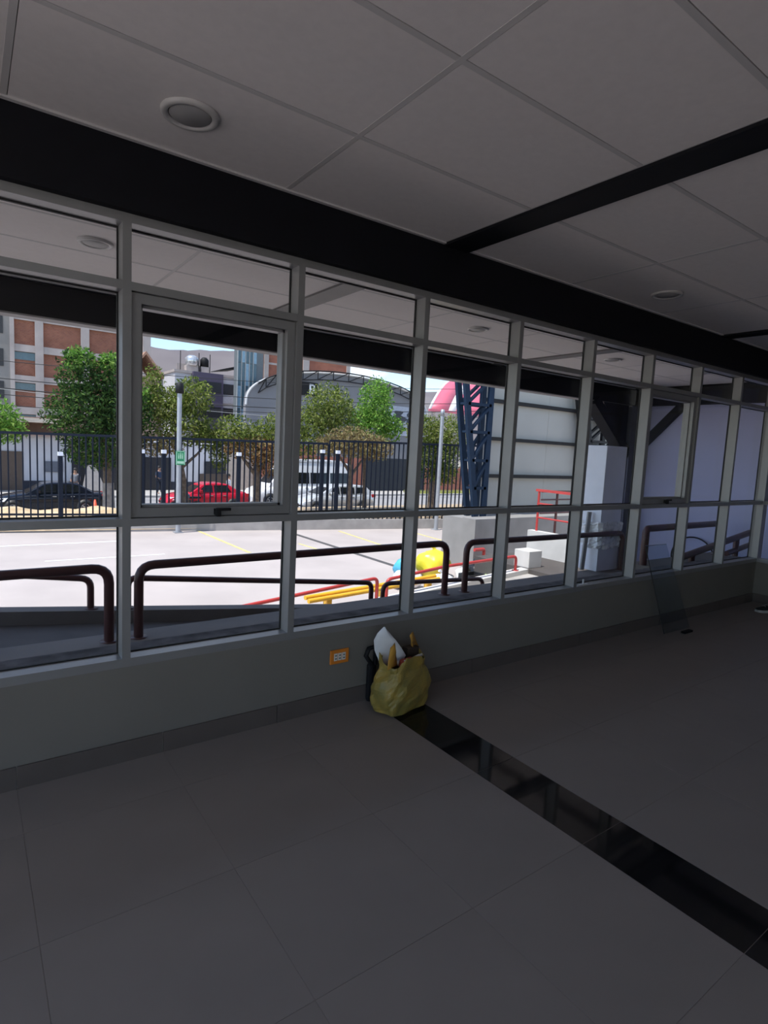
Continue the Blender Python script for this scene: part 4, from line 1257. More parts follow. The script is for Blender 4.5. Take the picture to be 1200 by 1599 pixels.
t = thing('shop_row', 'long low white shop front with dark doors along the street', 'building', (10, 44, -2.02))
YL = 41
MB().box(-12, YL, -2.02, 17.6, YL + 6, 1.25).build('shop_wall', WHW, t)
MB().box(-12, YL - 0.05, -2.02, 17.6, YL, -1.45).build('dado_band', DADO, t)
for nm, a, b, z0, z1, m_ in (('door', -1.0, 2.75, -2.0, 0.3, mat('brown_door', (0.11, 0.075, 0.055), 0.6)), ('door', 5.45, 9.4, -2.0, 0.25, DGL), ('door', 9.6, 11.45, -2.0, 0.2, DGL),
                         ('window', 13.75, 15.35, -0.85, 0.02, DGL), ('board', 13.4, 15.5, -1.75, -0.86, mat('brown_board', (0.09, 0.065, 0.05), 0.8)), ('sign_panel', 3.9, 4.9, -0.9, -0.25, mat('grey_sign', (0.13, 0.14, 0.17), 0.6))):
    MB().box(a, YL - 0.09, z0, b, YL - 0.02, z1).build(nm, m_, t)
MB().box(5.2, YL - 0.3, 0.3, 8.2, YL, 1.0).build('fascia_board', mat('brown_fascia', (0.12, 0.09, 0.07), 0.8), t)
MB().box(-12, YL - 0.5, 1.25, 9.6, YL + 6, 1.42).build('roof_slab', mat('pinkish_slab', (0.40, 0.28, 0.24), 0.85), t)
MB().box(-1.5, YL - 1.6, 2.05, 4.6, YL + 2, 2.3).build('upper_canopy', mat('beige_canopy', (0.62, 0.52, 0.42), 0.8), t)
MB().box(-12, YL + 0.6, 1.42, 9.0, YL + 6, 2.4).build('upper_wall', mat('brown_wall', (0.22, 0.13, 0.10), 0.85), t)
MB().box(15.3, YL - 0.06, -2.02, 17.6, YL + 0.02, 1.25).build('beige_front', mat('beige_wall', (0.46, 0.38, 0.32), 0.85), t)
# boards leaning on the shop wall
bevel(tag(MB().hexa([(5.6, 38.6, -2.02), (7.0, 38.6, -2.02), (7.0, 38.75, -2.02), (5.6, 38.75, -2.02)], [(6.0, 39.2, -0.35), (6.45, 39.2, -0.35), (6.45, 39.3, -0.35), (6.0, 39.3, -0.35)]).build('a_frame_board', mat('grey_board', (0.28, 0.26, 0.25), 0.8)), 'grey tapering board standing before the dark shop door', 'board'), 0.01)

# tiled gable
t = thing('gable_house', 'little house with a tiled gable roof between tree and hill', 'house', (12.5, 54, -2.4))
MB().box(11.2, 52, -2.4, 13.4, 56, 6.6).build('house_wall', mat('gable_wall', (0.30, 0.20, 0.15), 0.9), t)
TILE_R = mat('clay_tiles', (0.34, 0.20, 0.14), 0.9, scale=5, var=0.25)
for k in range(8):
    y0 = 51.6 + k * 0.55
    MB().hexa([(10.9, y0, 6.5), (12.35, y0, 8.35), (12.35, y0 + 0.5, 8.35), (10.9, y0 + 0.5, 6.5)], [(10.9, y0, 6.75), (12.35, y0, 8.6), (12.35, y0 + 0.5, 8.6), (10.9, y0 + 0.5, 6.75)]).build('roof_tile_row', TILE_R, t)
    MB().hexa([(12.35, y0, 8.35), (13.8, y0, 6.5), (13.8, y0 + 0.5, 6.5), (12.35, y0 + 0.5, 8.35)], [(12.35, y0, 8.6), (13.8, y0, 6.75), (13.8, y0 + 0.5, 6.75), (12.35, y0 + 0.5, 8.6)]).build('roof_tile_row', TILE_R, t)

# purple and white apartment house with tanks on the roof
PURP = mat('purple_front', (0.085, 0.07, 0.115), 0.7)
t = thing('apartment_house', 'purple and white house with water tanks on its flat roof', 'building', (19.5, 62, -2.4))
YP = 58
MB().box(16.5, YP, -2.4, 22.8, YP + 8, 7.9).build('house_wall', WHW, t)
MB().box(18.1, YP - 0.5, -2.4, 21.1, YP, 8.1).build('purple_bay', PURP, t)
for z in (1.2, 3.8, 6.2):
    MB().box(18.4, YP - 0.56, z, 20.9, YP - 0.48, z + 1.05).build('bay_window', DGL, t)
    MB().box(21.3, YP - 0.08, z, 22.5, YP + 0.02, z + 1.05).build('window', DGL, t)
    MB().box(21.1, YP - 0.3, z - 0.9, 22.8, YP, z - 0.25).build('balcony_band', mat('pale_band', (0.50, 0.49, 0.52), 0.8), t)
MB().box(16.4, YP - 0.15, 7.9, 22.9, YP + 8, 8.15).build('roof_slab', CFR, t)
MB().box(17.0, YP + 1.2, 8.15, 20.2, YP + 1.3, 8.9).build('parapet', CFR, t)
for nm, x, r_, h, m_ in (('water_tank', 18.35, 0.62, 0.75, mat('steel_tank', (0.62, 0.64, 0.66), 0.25, metal=0.6)), ('water_tank', 19.6, 0.42, 0.7, BLACKM)):
    MB().lathe([(0.0, h + 0.28), (r_ * 0.5, h + 0.24), (r_, h), (r_, 0.0), (0, 0)], (x, YP + 0.8, 8.75), 18).build(nm, m_, t)
    MB().box(x - r_, YP + 0.4, 8.15, x + r_, YP + 1.2, 8.75).build('tank_stand', CFR, t)
for x in (17.1, 18.9, 20.0):
    MB().box(x - 0.03, YP + 0.3, 8.15, x + 0.03, YP + 0.36, 10.0).build('roof_post', BLACKM, t)
MB().hexa([(21.0, YP + 0.2, 8.6), (22.8, YP + 0.2, 8.9), (22.8, YP + 3, 8.9), (21.0, YP + 3, 8.6)], [(21.0, YP + 0.2, 8.66), (22.8, YP + 0.2, 9.2), (22.8, YP + 3, 9.2), (21.0, YP + 3, 8.66)]).build('roof_awning', BLACKM, t)

# dark glass tower: panes between vertical fins
t = thing('glass_tower', 'narrow dark glazed tower beside the purple house', 'building', (20.5, 53, -2.4))
YG = 50
MB().box(19.55, YG, -2.4, 22.0, YG + 0.7, 13).build('tower_core', mat('tower_grey', (0.14, 0.16, 0.17), 0.5), t)
for i in range(5):
    x = 19.58 + i * 0.36
    for k in range(7):
        MB().box(x + 0.03, YG - 0.05, -1.5 + k * 2.0, x + 0.33, YG, 0.44 + k * 2.0).build('pane', BGL if (i + k) % 3 else mat('sky_glass', (0.26, 0.40, 0.50), 0.1), t)
    MB().box(x - 0.02, YG - 0.14, -2.4, x + 0.03, YG, 13).build('fin', mat('tower_fin', (0.33, 0.35, 0.36), 0.5), t)

t = thing('brick_block', 'red brick block with a concrete column above the arched hall', 'building', (29, 59, -2.4))
YK = 55
MB().box(24.6, YK, -2.4, 34.25, YK + 1.5, 13.5).build('brick_front', BR2, t)
MB().box(23.4, YK + 0.2, -2.4, 24.6, YK + 1.5, 13.5).build('pale_side', mat('pale_brick_side', (0.48, 0.33, 0.29), 0.9), t)
for a, b in ((24.3, 24.75), (28.6, 29.3), (33.9, 34.35)):
    MB().box(a, YK - 0.12, -2.4, b, YK, 13.5).build('concrete_column', CFR, t)
for z in (4.4, 7.0, 9.55):
    MB().box(24.3, YK - 0.06, z - 0.2, 28.5, YK, z).build('floor_beam', CFR, t)

# ---- arched hall with truss edge, letters and mural banner
t = thing('arched_hall', 'grey arched hall front with a black truss rim and a dark mural', 'building', (28, 50, -2.02))
YA = 46
arc = []
for k in range(33):
    a = math.pi * k / 32
    # measured outline: flat arch from x 18.9 to 38.2
    x = 28.5 - 9.7 * math.cos(a)
    arc.append((x, 4.6 + 3.45 * math.sin(a) ** 0.75 if 0 < k < 32 else 4.6))
HALL = mat('hall_front', (0.20, 0.20, 0.215), 0.8, var=0.05, scale=0.5)
MB().prism([(18.8, -2.02)] + [(38.2, -2.02)] + arc[::-1], YA, YA + 0.5).build('hall_front_wall', HALL, t)
MB().tube([(p[0], YA - 0.05, p[1]) for p in arc], 0.09, 6).build('white_rim', mat('hall_rim', (0.55, 0.55, 0.56), 0.7), t)
up = [(28.5 - 9.3 * math.cos(math.pi * k / 18), 4.9 + 3.3 * max(0.001, math.sin(math.pi * k / 18)) ** 0.75) for k in range(2, 17)]
lo = [(p[0], p[1] - 0.75) for p in up]
MB().tube([(p[0], YA - 0.25, p[1]) for p in up], 0.06, 6).build('upper_chord', BLACKM, t)
MB().tube([(p[0], YA - 0.25, p[1]) for p in lo], 0.05, 6).build('lower_chord', BLACKM, t)
for i in range(len(up) - 1):
    MB().bar((lo[i][0], YA - 0.25, lo[i][1]), (up[i + 1][0], YA - 0.25, up[i + 1][1]), 0.07).build('diagonal', BLACKM, t)
    MB().bar((lo[i + 1][0], YA - 0.25, lo[i + 1][1]), (up[i + 1][0], YA - 0.25, up[i + 1][1]), 0.06).build('upright', BLACKM, t)


def letter(ch, x, z, h, y, m_, parent):
    """block letter B from bars and half rings (two bowls)"""
    s_ = MB()
    w = h * 0.62
    b = h * 0.17
    s_.box(x, y, z, x + b, y + 0.05, z + h)
    for zz in (z, z + h * 0.5 - b / 2, z + h - b):
        s_.box(x + b, y, zz, x + w - b, y + 0.05, zz + b)
    for zz0, zz1 in ((z + b * 0.6, z + h * 0.5 - b * 0.2), (z + h * 0.5 + b * 0.2, z + h - b * 0.6)):
        s_.box(x + w - b * 1.2, y, zz0, x + w, y + 0.05, zz1)
    return s_.build('letter', m_, parent)


MB().box(23.85, YA - 0.14, 5.85, 25.4, YA - 0.06, 7.0).build('letter_board', BLACKM, t)
letter('B', 24.55, 6.0, 0.85, YA - 0.20, mat('letter_white', (0.75, 0.76, 0.78), 0.6), t)
letter('B', 32.3, 5.9, 1.35, YA - 0.20, BLACKM, t)
MB().box(33.3, YA - 0.10, 2.9, 38.0, YA - 0.03, 5.75).build('mural_banner', mat('banner_blue_grey', (0.38, 0.41, 0.48), 0.8), t)
MUR = mat('mural_ink', (0.05, 0.055, 0.07), 0.8)
for k, (px_, pz_, sx_, sz_) in enumerate(((34.5, 5.1, 0.5, 0.25), (34.7, 4.5, 0.75, 0.4), (34.3, 3.7, 0.25, 0.5), (35.0, 3.6, 0.22, 0.45), (36.0, 5.0, 0.42, 0.35), (36.1, 4.3, 0.5, 0.55), (35.8, 3.5, 0.2, 0.5), (36.4, 3.5, 0.22, 0.5), (37.2, 4.7, 0.45, 0.4), (37.3, 4.0, 0.5, 0.5))):
    s_ = MB()
    pts = [(px_ + sx_ * math.cos(a_) * (1 + 0.22 * math.sin(3 * a_ + k)), pz_ + sz_ * math.sin(a_) * (1 + 0.2 * math.cos(2 * a_ + k * 1.7))) for a_ in [2 * math.pi * q / 16 for q in range(16)]]
    s_.prism(pts, YA - 0.13, YA - 0.10)
    s_.build('mural_figure', MUR, t)
MB().box(27.0, YA - 6.0, -2.02, 33.2, YA - 5.8, 0.75).build('gate', mat('dark_blue_gate', (0.012, 0.016, 0.024), 0.7), t)

# red brick boundary walls
t = thing('brick_wall', 'red brick boundary wall beside the dark gate behind the van', 'wall', (22, 40, -2.02), 'red brick boundary walls')
for k in range(4):
    x0, x1 = 17.7 + k * 2.25, 17.7 + k * 2.25 + 2.05
    MB().box(x0, 40, -2.02, x1, 40.25, 0.72 if k > 1 else 1.5).build('wall_panel', BR2, t)
    MB().box(x1, 39.95, -2.02, x1 + 0.2, 40.3, 0.9 if k > 1 else 1.6).build('pier', BR2, t)
t = thing('brick_wall', 'red brick boundary wall above the strip of yellow green grass', 'wall', (37, 40, -2.02), 'red brick boundary walls')
for k in range(4):
    x0, x1 = 33.4 + k * 2.25, 33.4 + k * 2.25 + 2.05
    MB().box(x0, 40, -2.02, x1, 40.25, 0.05).build('wall_panel', BR2, t)
    MB().box(x1, 39.95, -2.02, x1 + 0.2, 40.3, 0.2).build('pier', BR2, t)

# pink barrel roof with white bands
t = thing('barrel_roof', 'pink curved roof with white bands behind the second lamp pole', 'roof', (55, 66, -2.4))
PINK = mat('pink_sheet', (0.62, 0.13, 0.19), 0.5, var=0.06, scale=0.6)
WBND = mat('white_band', (0.78, 0.76, 0.76), 0.5)
def pink_strip(nm, u0, u1, m_):
    s_ = MB()
    n_ = 12
    vs = []
    for u in (u0, u1):
        for k in range(n_ + 1):
            v = k / n_
            vs.append((50.0 + 22 * u + 17.0 * v, 60 + 13.0 * v, 7.1 + 5.9 * v + 1.9 * math.sin(math.pi * v) ** 0.8))
    s_.add(vs, [(k, k + n_ + 1, k + n_ + 2, k + 1) for k in range(n_)], True)
    o_ = s_.build(nm, m_, t)
    sd_ = o_.modifiers.new('thick', 'SOLIDIFY')
    sd_.thickness = 0.12


for nm, a_, b_, m_ in (('white_band_panel', 0.0, 0.02, WBND), ('pink_panel', 0.02, 0.16, PINK), ('white_band_panel', 0.16, 0.22, WBND), ('pink_panel', 0.22, 0.55, PINK), ('pink_panel', 0.55, 1.0, PINK)):
    pink_strip(nm, a_, b_, m_)
MB().bar((50.0, 59.9, 7.0), (72.0, 59.9, 7.0), 0.2, 0.3).build('eave_gutter', PINK, t)
for k in range(5):
    MB().box(51 + k * 4.4, 60.2, -2.4, 51.4 + k * 4.4, 60.6, 7.2).build('roof_column', CFR, t)

# hills
HILL = mat('dry_hill', (0.13, 0.11, 0.115), 0.95, scale=0.02, col2=(0.19, 0.17, 0.17), detail=8)
random.seed(21)
hv, n1, n2 = [], 90, 14
for j in range(n2):
    for i in range(n1):
        x = -150 + 560 * i / (n1 - 1)
        v = j / (n2 - 1)
        y = 190 + 190 * v
        crest = 41.0 + 5.5 * math.sin(x * 0.011 + 0.9) + 2.2 * math.sin(x * 0.045 + 2) + 0.9 * math.sin(x * 0.13)
        hv.append((x, y, -2.6 + (crest + 2.6) * math.sin(min(1, v * 1.9) * math.pi / 2) * (0.85 + 0.25 * v) * (1 + 0.02 * random.uniform(-1, 1))))
hm = MB()
hm.add(hv, [(j * n1 + i, j * n1 + i + 1, (j + 1) * n1 + i + 1, (j + 1) * n1 + i) for j in range(n2 - 1) for i in range(n1 - 1)], True)
struct(hm.build('hills', HILL), 'bare dry hills behind the town')

# overhead wires
WIRE = mat('wire_black', (0.02, 0.02, 0.02), 0.6)
WIREW = mat('wire_pale', (0.42, 0.42, 0.42), 0.6)
for k, (y, x0, z0, x1, z1, sag, m_, rr) in enumerate(((34.6, -12, 4.3, 40, 6.2, 1.0, WIRE, 0.022), (34.8, -12, 4.0, 40, 5.6, 1.1, WIRE, 0.028), (35.0, -12, 3.6, 40, 5.0, 0.9, WIRE, 0.02), (27.0, -12, 4.0, 34, 3.9, 1.1, WIREW, 0.012),
                                                      (27.1, -12, 2.9, 34, 2.6, 1.0, WIREW, 0.010), (35.2, -12, 5.0, 40, 7.4, 0.9, WIRE, 0.018), (34.9, -12, 3.0, 40, 4.4, 0.8, WIRE, 0.016))):
    pts = []
    for i in range(15):
        u = i / 14
        pts.append((x0 + (x1 - x0) * u, y, z0 + (z1 - z0) * u - sag * 4 * u * (1 - u)))
    tag(MB().tube(pts, rr, 5).build('overhead_wire', m_), ['highest but one of the black street wires crossing before the brick building', 'thickest black street wire crossing before the brick building', 'middle black street wire crossing before the brick building', 'upper pale wire passing before the dark green tree',
                                                    'lower pale wire passing before the dark green tree', 'topmost black street wire crossing before the brick building', 'lowest black street wire crossing before the brick building'][k], 'wire', 'overhead street wires')
for x in (-12, 34, 40):
    for y in ((35.5,) if x != 34 else (27.4,)):
        tag(MB().tube([(x, y, -2.15), (x, y, 7.8)], [0.14, 0.10], 10).build('utility_pole', CFR), 'concrete utility pole at x %s of the wires' % {-12: 'the left end', 34: 'the pale end', 40: 'the right end'}[x] if False else {-12: 'concrete utility pole far left carrying the street wires', 34: 'concrete utility pole on the verge carrying the pale wires', 40: 'concrete utility pole far right carrying the black wires'}[x], 'pole')
tag(MB().tube([(-12, 27.4, -1.7), (-12, 27.4, 5.0)], [0.12, 0.09], 10).build('utility_pole', CFR), 'concrete utility pole on the verge far left of the window', 'pole')

# ================================================================== RUBBISH PILE BEHIND THE RED RAIL


def bag(name, label, c, r, m_, seed, knot=True):
    rng = random.Random(seed)
    n_, k_ = 20, 12
    vs = []
    for j in range(k_ + 1):
        th = math.pi * j / k_
        for i in range(n_):
            ph = 2 * math.pi * i / n_
            w = 1 + 0.10 * math.sin(3 * ph + seed + 2 * th) + 0.07 * math.sin(7 * ph - seed * 2 + 5 * th) + rng.uniform(-0.05, 0.05)
            st = math.sin(th) ** 0.7 if 0 < j < k_ else 0
            vs.append((c[0] + r[0] * st * math.cos(ph) * w, c[1] + r[1] * st * math.sin(ph) * w, max(c[2], c[2] + r[2] * (1 + math.cos(th)) * (1 if j else 1.08))))
    s_ = MB()
    s_.add(vs, [(j * n_ + i, (j + 1) * n_ + i, (j + 1) * n_ + (i + 1) % n_, j * n_ + (i + 1) % n_) for j in range(k_) for i in range(n_)], True)
    t = thing(name, label, 'bag', c, 'rubbish bags by the red handrail')
    s_.build('sack', m_, t)
    if knot:
        s_ = MB().tube([(c[0], c[1], c[2] + 2 * r[2] * 0.98), (c[0] + 0.02, c[1], c[2] + 2 * r[2] + 0.04), (c[0] - 0.05, c[1] + 0.03, c[2] + 2 * r[2] + 0.10)], [0.05, 0.025, 0.05], 8)
        s_.build('knot', m_, t)
    return t


WBAG = mat('white_bag_plastic', (0.80, 0.81, 0.83), 0.3, var=0.05)
YBAG = mat('yellow_bag_plastic', (0.85, 0.72, 0.05), 0.3, var=0.05)
CBAG = mat('blue_bag_plastic', (0.10, 0.48, 0.70), 0.3, var=0.05)
KBAG = mat('black_bag_plastic', (0.015, 0.015, 0.018), 0.25)
bag('rubbish_bag', 'white crumpled rubbish bag at the left of the pile', (8.05, 10.1, GZ), (0.36, 0.32, 0.20), WBAG, 1)
bag('rubbish_bag', 'white rubbish bag lower and further right in the pile', (8.80, 9.75, GZ), (0.30, 0.26, 0.16), WBAG, 2)
bag('rubbish_bag', 'bright blue rubbish bag beside the yellow one', (8.62, 10.9, GZ), (0.26, 0.26, 0.25), CBAG, 3)
bag('rubbish_bag', 'large bright yellow rubbish bag on top of the pile', (9.42, 10.75, GZ), (0.46, 0.38, 0.33), YBAG, 4)
bag('rubbish_bag', 'black rubbish bag half behind the maroon rail post', (10.25, 10.1, GZ), (0.27, 0.25, 0.20), KBAG, 5)
bag('rubbish_bag', 'small white rubbish bag next to the black one', (9.70, 10.02, GZ), (0.17, 0.17, 0.17), WBAG, 6)
bag('rubbish_bag', 'small black rubbish bag at the right end of the pile', (10.72, 10.55, GZ), (0.24, 0.22, 0.13), KBAG, 7)
t = thing('crate', 'dark grey plastic crate in front of the yellow bag', 'crate', (9.2, 9.4, GZ))
for q in ((9.16, 9.22, 9.66, 9.25), (9.16, 9.55, 9.66, 9.58), (9.16, 9.25, 9.19, 9.55), (9.63, 9.25, 9.66, 9.55)):
    MB().box(q[0], q[1], GZ, q[2], q[3], GZ + 0.36).build('side', PLAST, t)
MB().box(9.16, 9.22, GZ, 9.66, 9.58, GZ + 0.03).build('bottom', PLAST, t)
t = thing('green_box', 'small pale green box beside the dark crate', 'box', (9.7, 9.5, GZ))
bevel(MB().box(9.76, 9.3, GZ, 10.10, 9.52, GZ + 0.28).build('carton', mat('green_carton', (0.42, 0.58, 0.25), 0.7), t), 0.006)
MB().box(9.76, 9.39, GZ + 0.28, 10.10, 9.43, GZ + 0.284).build('tape', WBAG, t)
t = thing('orange_bottle', 'orange bottle lying among the bags below the yellow one', 'bottle', (9.5, 9.95, GZ))
MB().lathe([(0.0, 0.0), (0.06, 0.0), (0.06, 0.22), (0.025, 0.29), (0.025, 0.33), (0, 0.33)], (9.16, 10.1, GZ + 0.06), 12, 'x').build('bottle_body', ORN, t)
MB().lathe([(0.0, 0.33), (0.03, 0.33), (0.03, 0.36), (0, 0.36)], (9.16, 10.1, GZ + 0.06), 12, 'x').build('cap', WBAG, t)

# ================================================================== INTERIOR THINGS


def downlight(x, y, label, z=HC):
    t = thing('downlight', label, 'ceiling light', (x, y, z), 'round recessed downlights')
    wm = mat('downlight_white', (0.62, 0.60, 0.58), 0.4)
    MB().lathe([(0.078, -0.003), (0.082, -0.010), (0.098, -0.012), (0.106, -0.006), (0.107, 0.003)], (x, y, z), 32).build('trim_ring', wm, t)
    MB().lathe([(0.082, -0.010), (0.078, 0.001), (0.0, 0.0015)], (x, y, z), 32).build('reflector', mat('chrome_reflector', (0.55, 0.55, 0.55), 0.15, metal=0.8), t)
    MB().lathe([(0.076, -0.004), (0.072, -0.008), (0.0, -0.010)], (x, y, z), 32).build('diffuser', mat('frosted_lens', (0.42, 0.41, 0.40), 0.5), t)
    return t


downlight(0.713, 2.345, 'round white downlight in the room ceiling nearest the left window')
downlight(4.136, 2.358, 'round downlight in the dark far part of the room ceiling')
for x, lab in ((0.70, 'first downlight in the canopy ceiling, over the left pane'), (4.09, 'second downlight in the canopy ceiling, over the fourth pane'), (6.36, 'third downlight in the canopy ceiling, past the beam'), (7.95, 'last downlight in the canopy ceiling by the end wall')):
    downlight(x, 4.225 if x < 7 else 3.95, lab)

# power outlet, orange plate
t = thing('power_outlet', 'orange power outlet plate low on the wall left of the yellow bag', 'outlet', (1.722, D, 0.305))
ORG = mat('orange_plastic', (0.75, 0.24, 0.03), 0.4)
bevel(MB().box(1.660, D - 0.010, 0.262, 1.784, D, 0.346).build('plate', ORG, t), 0.004)
for cx_ in (1.695, 1.722, 1.749):
    s_ = bevel(MB().box(cx_ - 0.012, D - 0.0125, 0.282, cx_ + 0.012, D - 0.009, 0.326).build('socket', mat('ivory_plastic', (0.70, 0.68, 0.64), 0.4), t), 0.002)
    for dz in (-0.009, 0.009):
        MB().box(cx_ - 0.006, D - 0.0132, 0.304 + dz - 0.0025, cx_ + 0.006, D - 0.012, 0.304 + dz + 0.0025).build('slot', BLACKM, s_)

# yellow carrier bag on the floor, stuffed with rubbish
t = thing('yellow_bag', 'crumpled yellow plastic carrier bag full of rubbish on the floor', 'bag', (2.06, 2.56, 0))
rng = random.Random(42)
n_, k_ = 40, 18
BX, BY = 2.045, 2.560
vs = []
for j in range(k_ + 1):
    v = j / k_
    z = 0.30 * v
    for i in range(n_):
        ph = 2 * math.pi * i / n_
        c_, s_ = math.cos(ph), math.sin(ph)
        e = 0.62
        ex = 0.176 * (abs(c_) ** e) * (1 if c_ >= 0 else -1)
        ey = 0.105 * (abs(s_) ** e) * (1 if s_ >= 0 else -1)
        bul = (0.84 + 0.26 * math.sin(math.pi * min(1, v * 1.15 + 0.08)) ** 0.6) if j else 0.72
        wv = 1 + 0.035 * math.sin(5 * ph + 9 * v) + 0.030 * math.sin(9 * ph - 14 * v + 1) + rng.uniform(-0.018, 0.018)
        zz = z
        if j == k_: zz = z + 0.035 * math.sin(3 * ph + 0.5) + rng.uniform(-0.008, 0.008)
        if j == 0: zz = 0.002
        a_ = R(14)
        px_, py_ = ex * bul * wv, ey * bul * wv
        vs.append((BX + px_ * math.cos(a_) - py_ * math.sin(a_), BY + px_ * math.sin(a_) + py_ * math.cos(a_), zz))
vs.append((BX, BY, 0.002))
bm_ = MB()
fs = [(j * n_ + i, j * n_ + (i + 1) % n_, (j + 1) * n_ + (i + 1) % n_, (j + 1) * n_ + i) for j in range(k_) for i in range(n_)]
fs += [(len(vs) - 1, (i + 1) % n_, i) for i in range(n_)]
bm_.add(vs, fs, False)
YPL = mat('yellow_plastic_film', (0.44, 0.30, 0.065), 0.35, scale=12, col2=(0.23, 0.20, 0.06), bump=0.3)
o = bm_.build('sack', YPL, t)
sd = o.modifiers.new('thick', 'SOLIDIFY'); sd.thickness = 0.003
# flaps / handles of the bag
for (p, q, w, tw) in (((1.93, 2.50, 0.28), (1.945, 2.53, 0.40), 0.10, 0.02), ((2.20, 2.60, 0.28), (2.15, 2.62, 0.41), 0.08, -0.03)):
    s_ = MB()
    P, Q = Vector(p), Vector(q)
    vs = []
    for k in range(7):
        u = k / 6
        c_ = P + (Q - P) * u
        ww = w * (1 - 0.55 * u) / 2
        vs += [c_ + Vector((-ww, -ww * 0.4, 0.01 * math.sin(5 * u))), c_ + Vector((tw * math.sin(3 * u), 0.012 * math.sin(6 * u), 0)), c_ + Vector((ww, ww * 0.4, -0.01 * math.sin(4 * u)))]
    s_.add(vs, [(3 * k + i, 3 * k + i + 1, 3 * k + i + 4, 3 * k + i + 3) for k in range(6) for i in range(2)], True)
    o = s_.build('bag_handle', mat('yellow_orange_film', (0.62, 0.33, 0.06), 0.35), t)
    sd = o.modifiers.new('thick', 'SOLIDIFY'); sd.thickness = 0.003
# contents are things of their own
s_ = MB()
rows = [((1.955, 0.235), (2.055, 0.275)), ((1.915, 0.285), (2.060, 0.312)), ((1.893, 0.345), (2.025, 0.362)), ((1.885, 0.405), (1.985, 0.415)), ((1.897, 0.450), (1.952, 0.456)), ((1.921, 0.490), (1.926, 0.491))]
vs = []
for j, (a, b) in enumerate(rows):
    for i in range(5):
        u = i / 4
        x, z = a[0] + (b[0] - a[0]) * u, a[1] + (b[1] - a[1]) * u
        vs.append((x - 0.0, 2.585 - 0.35 * (x - 1.97) + 0.022 * math.sin(2.6 * u + 0.7 * j), z))
s_.add(vs, [(j * 5 + i, j * 5 + i + 1, (j + 1) * 5 + i + 1, (j + 1) * 5 + i) for j in range(5) for i in range(4)], True)
o = tag(s_.build('paper_sheet', mat('white_paper', (0.78, 0.78, 0.80), 0.7)), 'white curled paper sheet sticking out of the yellow bag', 'paper')
sd = o.modifiers.new('thick', 'SOLIDIFY'); sd.thickness = 0.0015
t2 = thing('black_pouch', 'black strap pouch squeezed behind the yellow bag against the wall', 'pouch', (1.90, 2.70, 0.0))
bevel(MB().box(1.903, 2.688, 0.0, 1.96, 2.730, 0.24).build('pouch_body', BLACKM, t2), 0.02)
MB().tube([(1.925, 2.70, 0.23), (1.875, 2.69, 0.295), (1.892, 2.69, 0.335), (1.94, 2.69, 0.345), (1.95, 2.70, 0.23)], 0.014, 8).build('strap', BLACKM, t2)
t2 = thing('red_wrapper', 'small red wrapper lying in the mouth of the yellow bag', 'wrapper', (2.05, 2.53, 0.27))
bevel(MB().hexa([(2.00, 2.49, 0.20), (2.10, 2.50, 0.20), (2.10, 2.55, 0.20), (2.00, 2.54, 0.20)], [(2.00, 2.49, 0.29), (2.10, 2.51, 0.285), (2.10, 2.55, 0.30), (2.0, 2.53, 0.305)]).build('wrapper_body', mat('red_wrapper', (0.40, 0.05, 0.03), 0.5), t2), 0.004)
MB().box(2.02, 2.50, 0.297, 2.07, 2.515, 0.303).build('wrapper_seam', WBAG, t2)
for k, (a, b) in enumerate((((2.06, 2.56, 0.24), (2.14, 2.52, 0.31)), ((2.11, 2.555, 0.24), (2.18, 2.545, 0.30)), ((2.02, 2.575, 0.25), (2.07, 2.61, 0.30)))):
    tag(MB().tube([a, (Vector(a) + Vector(b)) / 2 + Vector((0, 0, 0.012)), b], 0.009, 8).build('pale_stick', mat('pale_wood', (0.55, 0.52, 0.47), 0.7)), ['pale stick in the bag mouth nearest the red wrapper', 'pale stick in the bag mouth nearest the stripe side', 'pale stick crossing at the back of the bag mouth'][k], 'stick', 'pale sticks in the yellow bag')
bevel(tag(MB().box(2.10, 2.585, 0.16, 2.19, 2.64, 0.335).build('dark_carton', mat('dark_carton', (0.05, 0.035, 0.025), 0.8)), 'dark brown carton standing in the yellow bag', 'carton'), 0.004)

# sheet of glass leaning on the wall with dark edges
t = thing('glass_sheet', 'loose sheet of glass with a dark edge leaning on the sill', 'glass sheet', (5.1, 2.62, 0))
A_, B_, C_, D_ = (4.985, 2.560, 0.0), (5.42, 2.555, 0.0), (5.19, 2.731, 0.765), (4.84, 2.731, 0.770)
n_ = Vector((0, -0.965, 0.26)) * 0.005
s_ = MB()
P = [Vector(q) for q in (A_, B_, C_, D_)]
s_.hexa([P[0] + n_, P[1] + n_, P[1], P[0]], [P[3] + n_, P[2] + n_, P[2], P[3]])
s_.build('glass_pane', glass_mat('sheet_glass', (0.84, 0.88, 0.91), 0.3), t)
MB().bar(P[0] + n_ * 0.5, P[3] + n_ * 0.5, 0.007, 0.007).build('dark_edge', GASK, t)
MB().bar(P[3] + n_ * 0.5, P[2] + n_ * 0.5, 0.004, 0.005).build('ground_edge', mat('ground_glass_edge', (0.20, 0.26, 0.34), 0.4), t)
bevel(tag(MB().box(5.16, 2.46, 0.0, 5.30, 2.50, 0.018).build('dark_offcut', BLACKM), 'small dark offcut on the floor in front of the glass sheet', 'offcut'), 0.004)

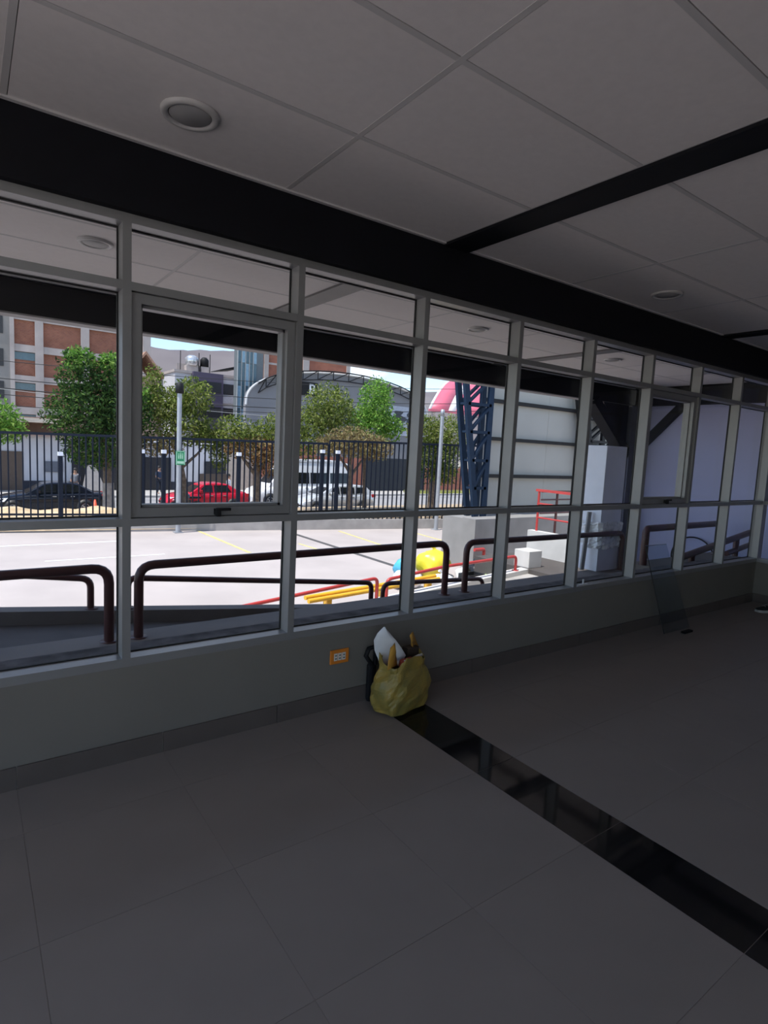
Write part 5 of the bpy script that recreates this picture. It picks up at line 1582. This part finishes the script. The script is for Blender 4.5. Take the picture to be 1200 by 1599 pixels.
# dark sneaker with a pale sole by the far corner
t = thing('sneaker', 'black sneaker with a pale sole on the floor by the far corner', 'shoe', (6.95, 2.42, 0))
heel, toe = Vector((6.98, 2.375, 0)), Vector((6.70, 2.50, 0))
ax = (toe - heel).normalized()
sd_ = Vector((-ax.y, ax.x, 0))
prof = [(0.0, 0.030, 0.095), (0.04, 0.036, 0.105), (0.09, 0.036, 0.10), (0.13, 0.036, 0.085), (0.18, 0.042, 0.062), (0.23, 0.046, 0.048), (0.27, 0.040, 0.042), (0.30, 0.018, 0.034)]
up_, so_ = [], []
K = 10
for (d, w, h) in prof:
    c_ = heel + ax * d
    for i in range(K):
        a = math.pi * i / (K - 1)
        up_.append(c_ + sd_ * w * math.cos(a) + Vector((0, 0, 0.022 + (h - 0.022) * math.sin(a) ** 0.7)))
s_ = MB()
s_.add(up_, [(j * K + i, j * K + i + 1, (j + 1) * K + i + 1, (j + 1) * K + i) for j in range(len(prof) - 1) for i in range(K - 1)], True)
s_.add(up_[:K], [tuple(reversed(range(K)))])
s_.add(up_[-K:], [tuple(range(K))])
s_.build('upper', mat('black_canvas', (0.012, 0.012, 0.014), 0.8), t)
s_ = MB()
ring = [heel + ax * d + sd_ * (w + 0.005) for (d, w, h) in prof] + [heel + ax * d - sd_ * (w + 0.005) for (d, w, h) in reversed(prof)]
m_ = len(ring)
s_.add([(p.x, p.y, 0.0) for p in ring] + [(p.x, p.y, 0.024) for p in ring], [tuple(range(m_)), tuple(reversed(range(m_, 2 * m_)))] + [(i, (i + 1) % m_, (i + 1) % m_ + m_, i + m_) for i in range(m_)])
s_.build('sole', mat('pale_rubber', (0.55, 0.54, 0.52), 0.6), t)
for k in range(4):
    c_ = heel + ax * (0.12 + 0.03 * k)
    MB().tube([c_ + sd_ * 0.022 + Vector((0, 0, 0.083 - 0.008 * k)), c_ + Vector((0, 0, 0.094 - 0.010 * k)), c_ - sd_ * 0.022 + Vector((0, 0, 0.083 - 0.008 * k))], 0.003, 6).build('lace', mat('pale_rubber', (0.5, 0.5, 0.5)), t)
# small plastic valve on the sill
t = thing('sill_clip', 'tiny pale plastic clip lying on the window sill', 'clip', (4.04, D + 0.03, ZS1))
MB().box(3.985, D + 0.02, ZS1, 4.095, D + 0.035, ZS1 + 0.006).build('clip_bar', WBAG, t)
MB().box(4.035, D + 0.022, ZS1 + 0.006, 4.045, D + 0.033, ZS1 + 0.045).build('clip_stem', WBAG, t)
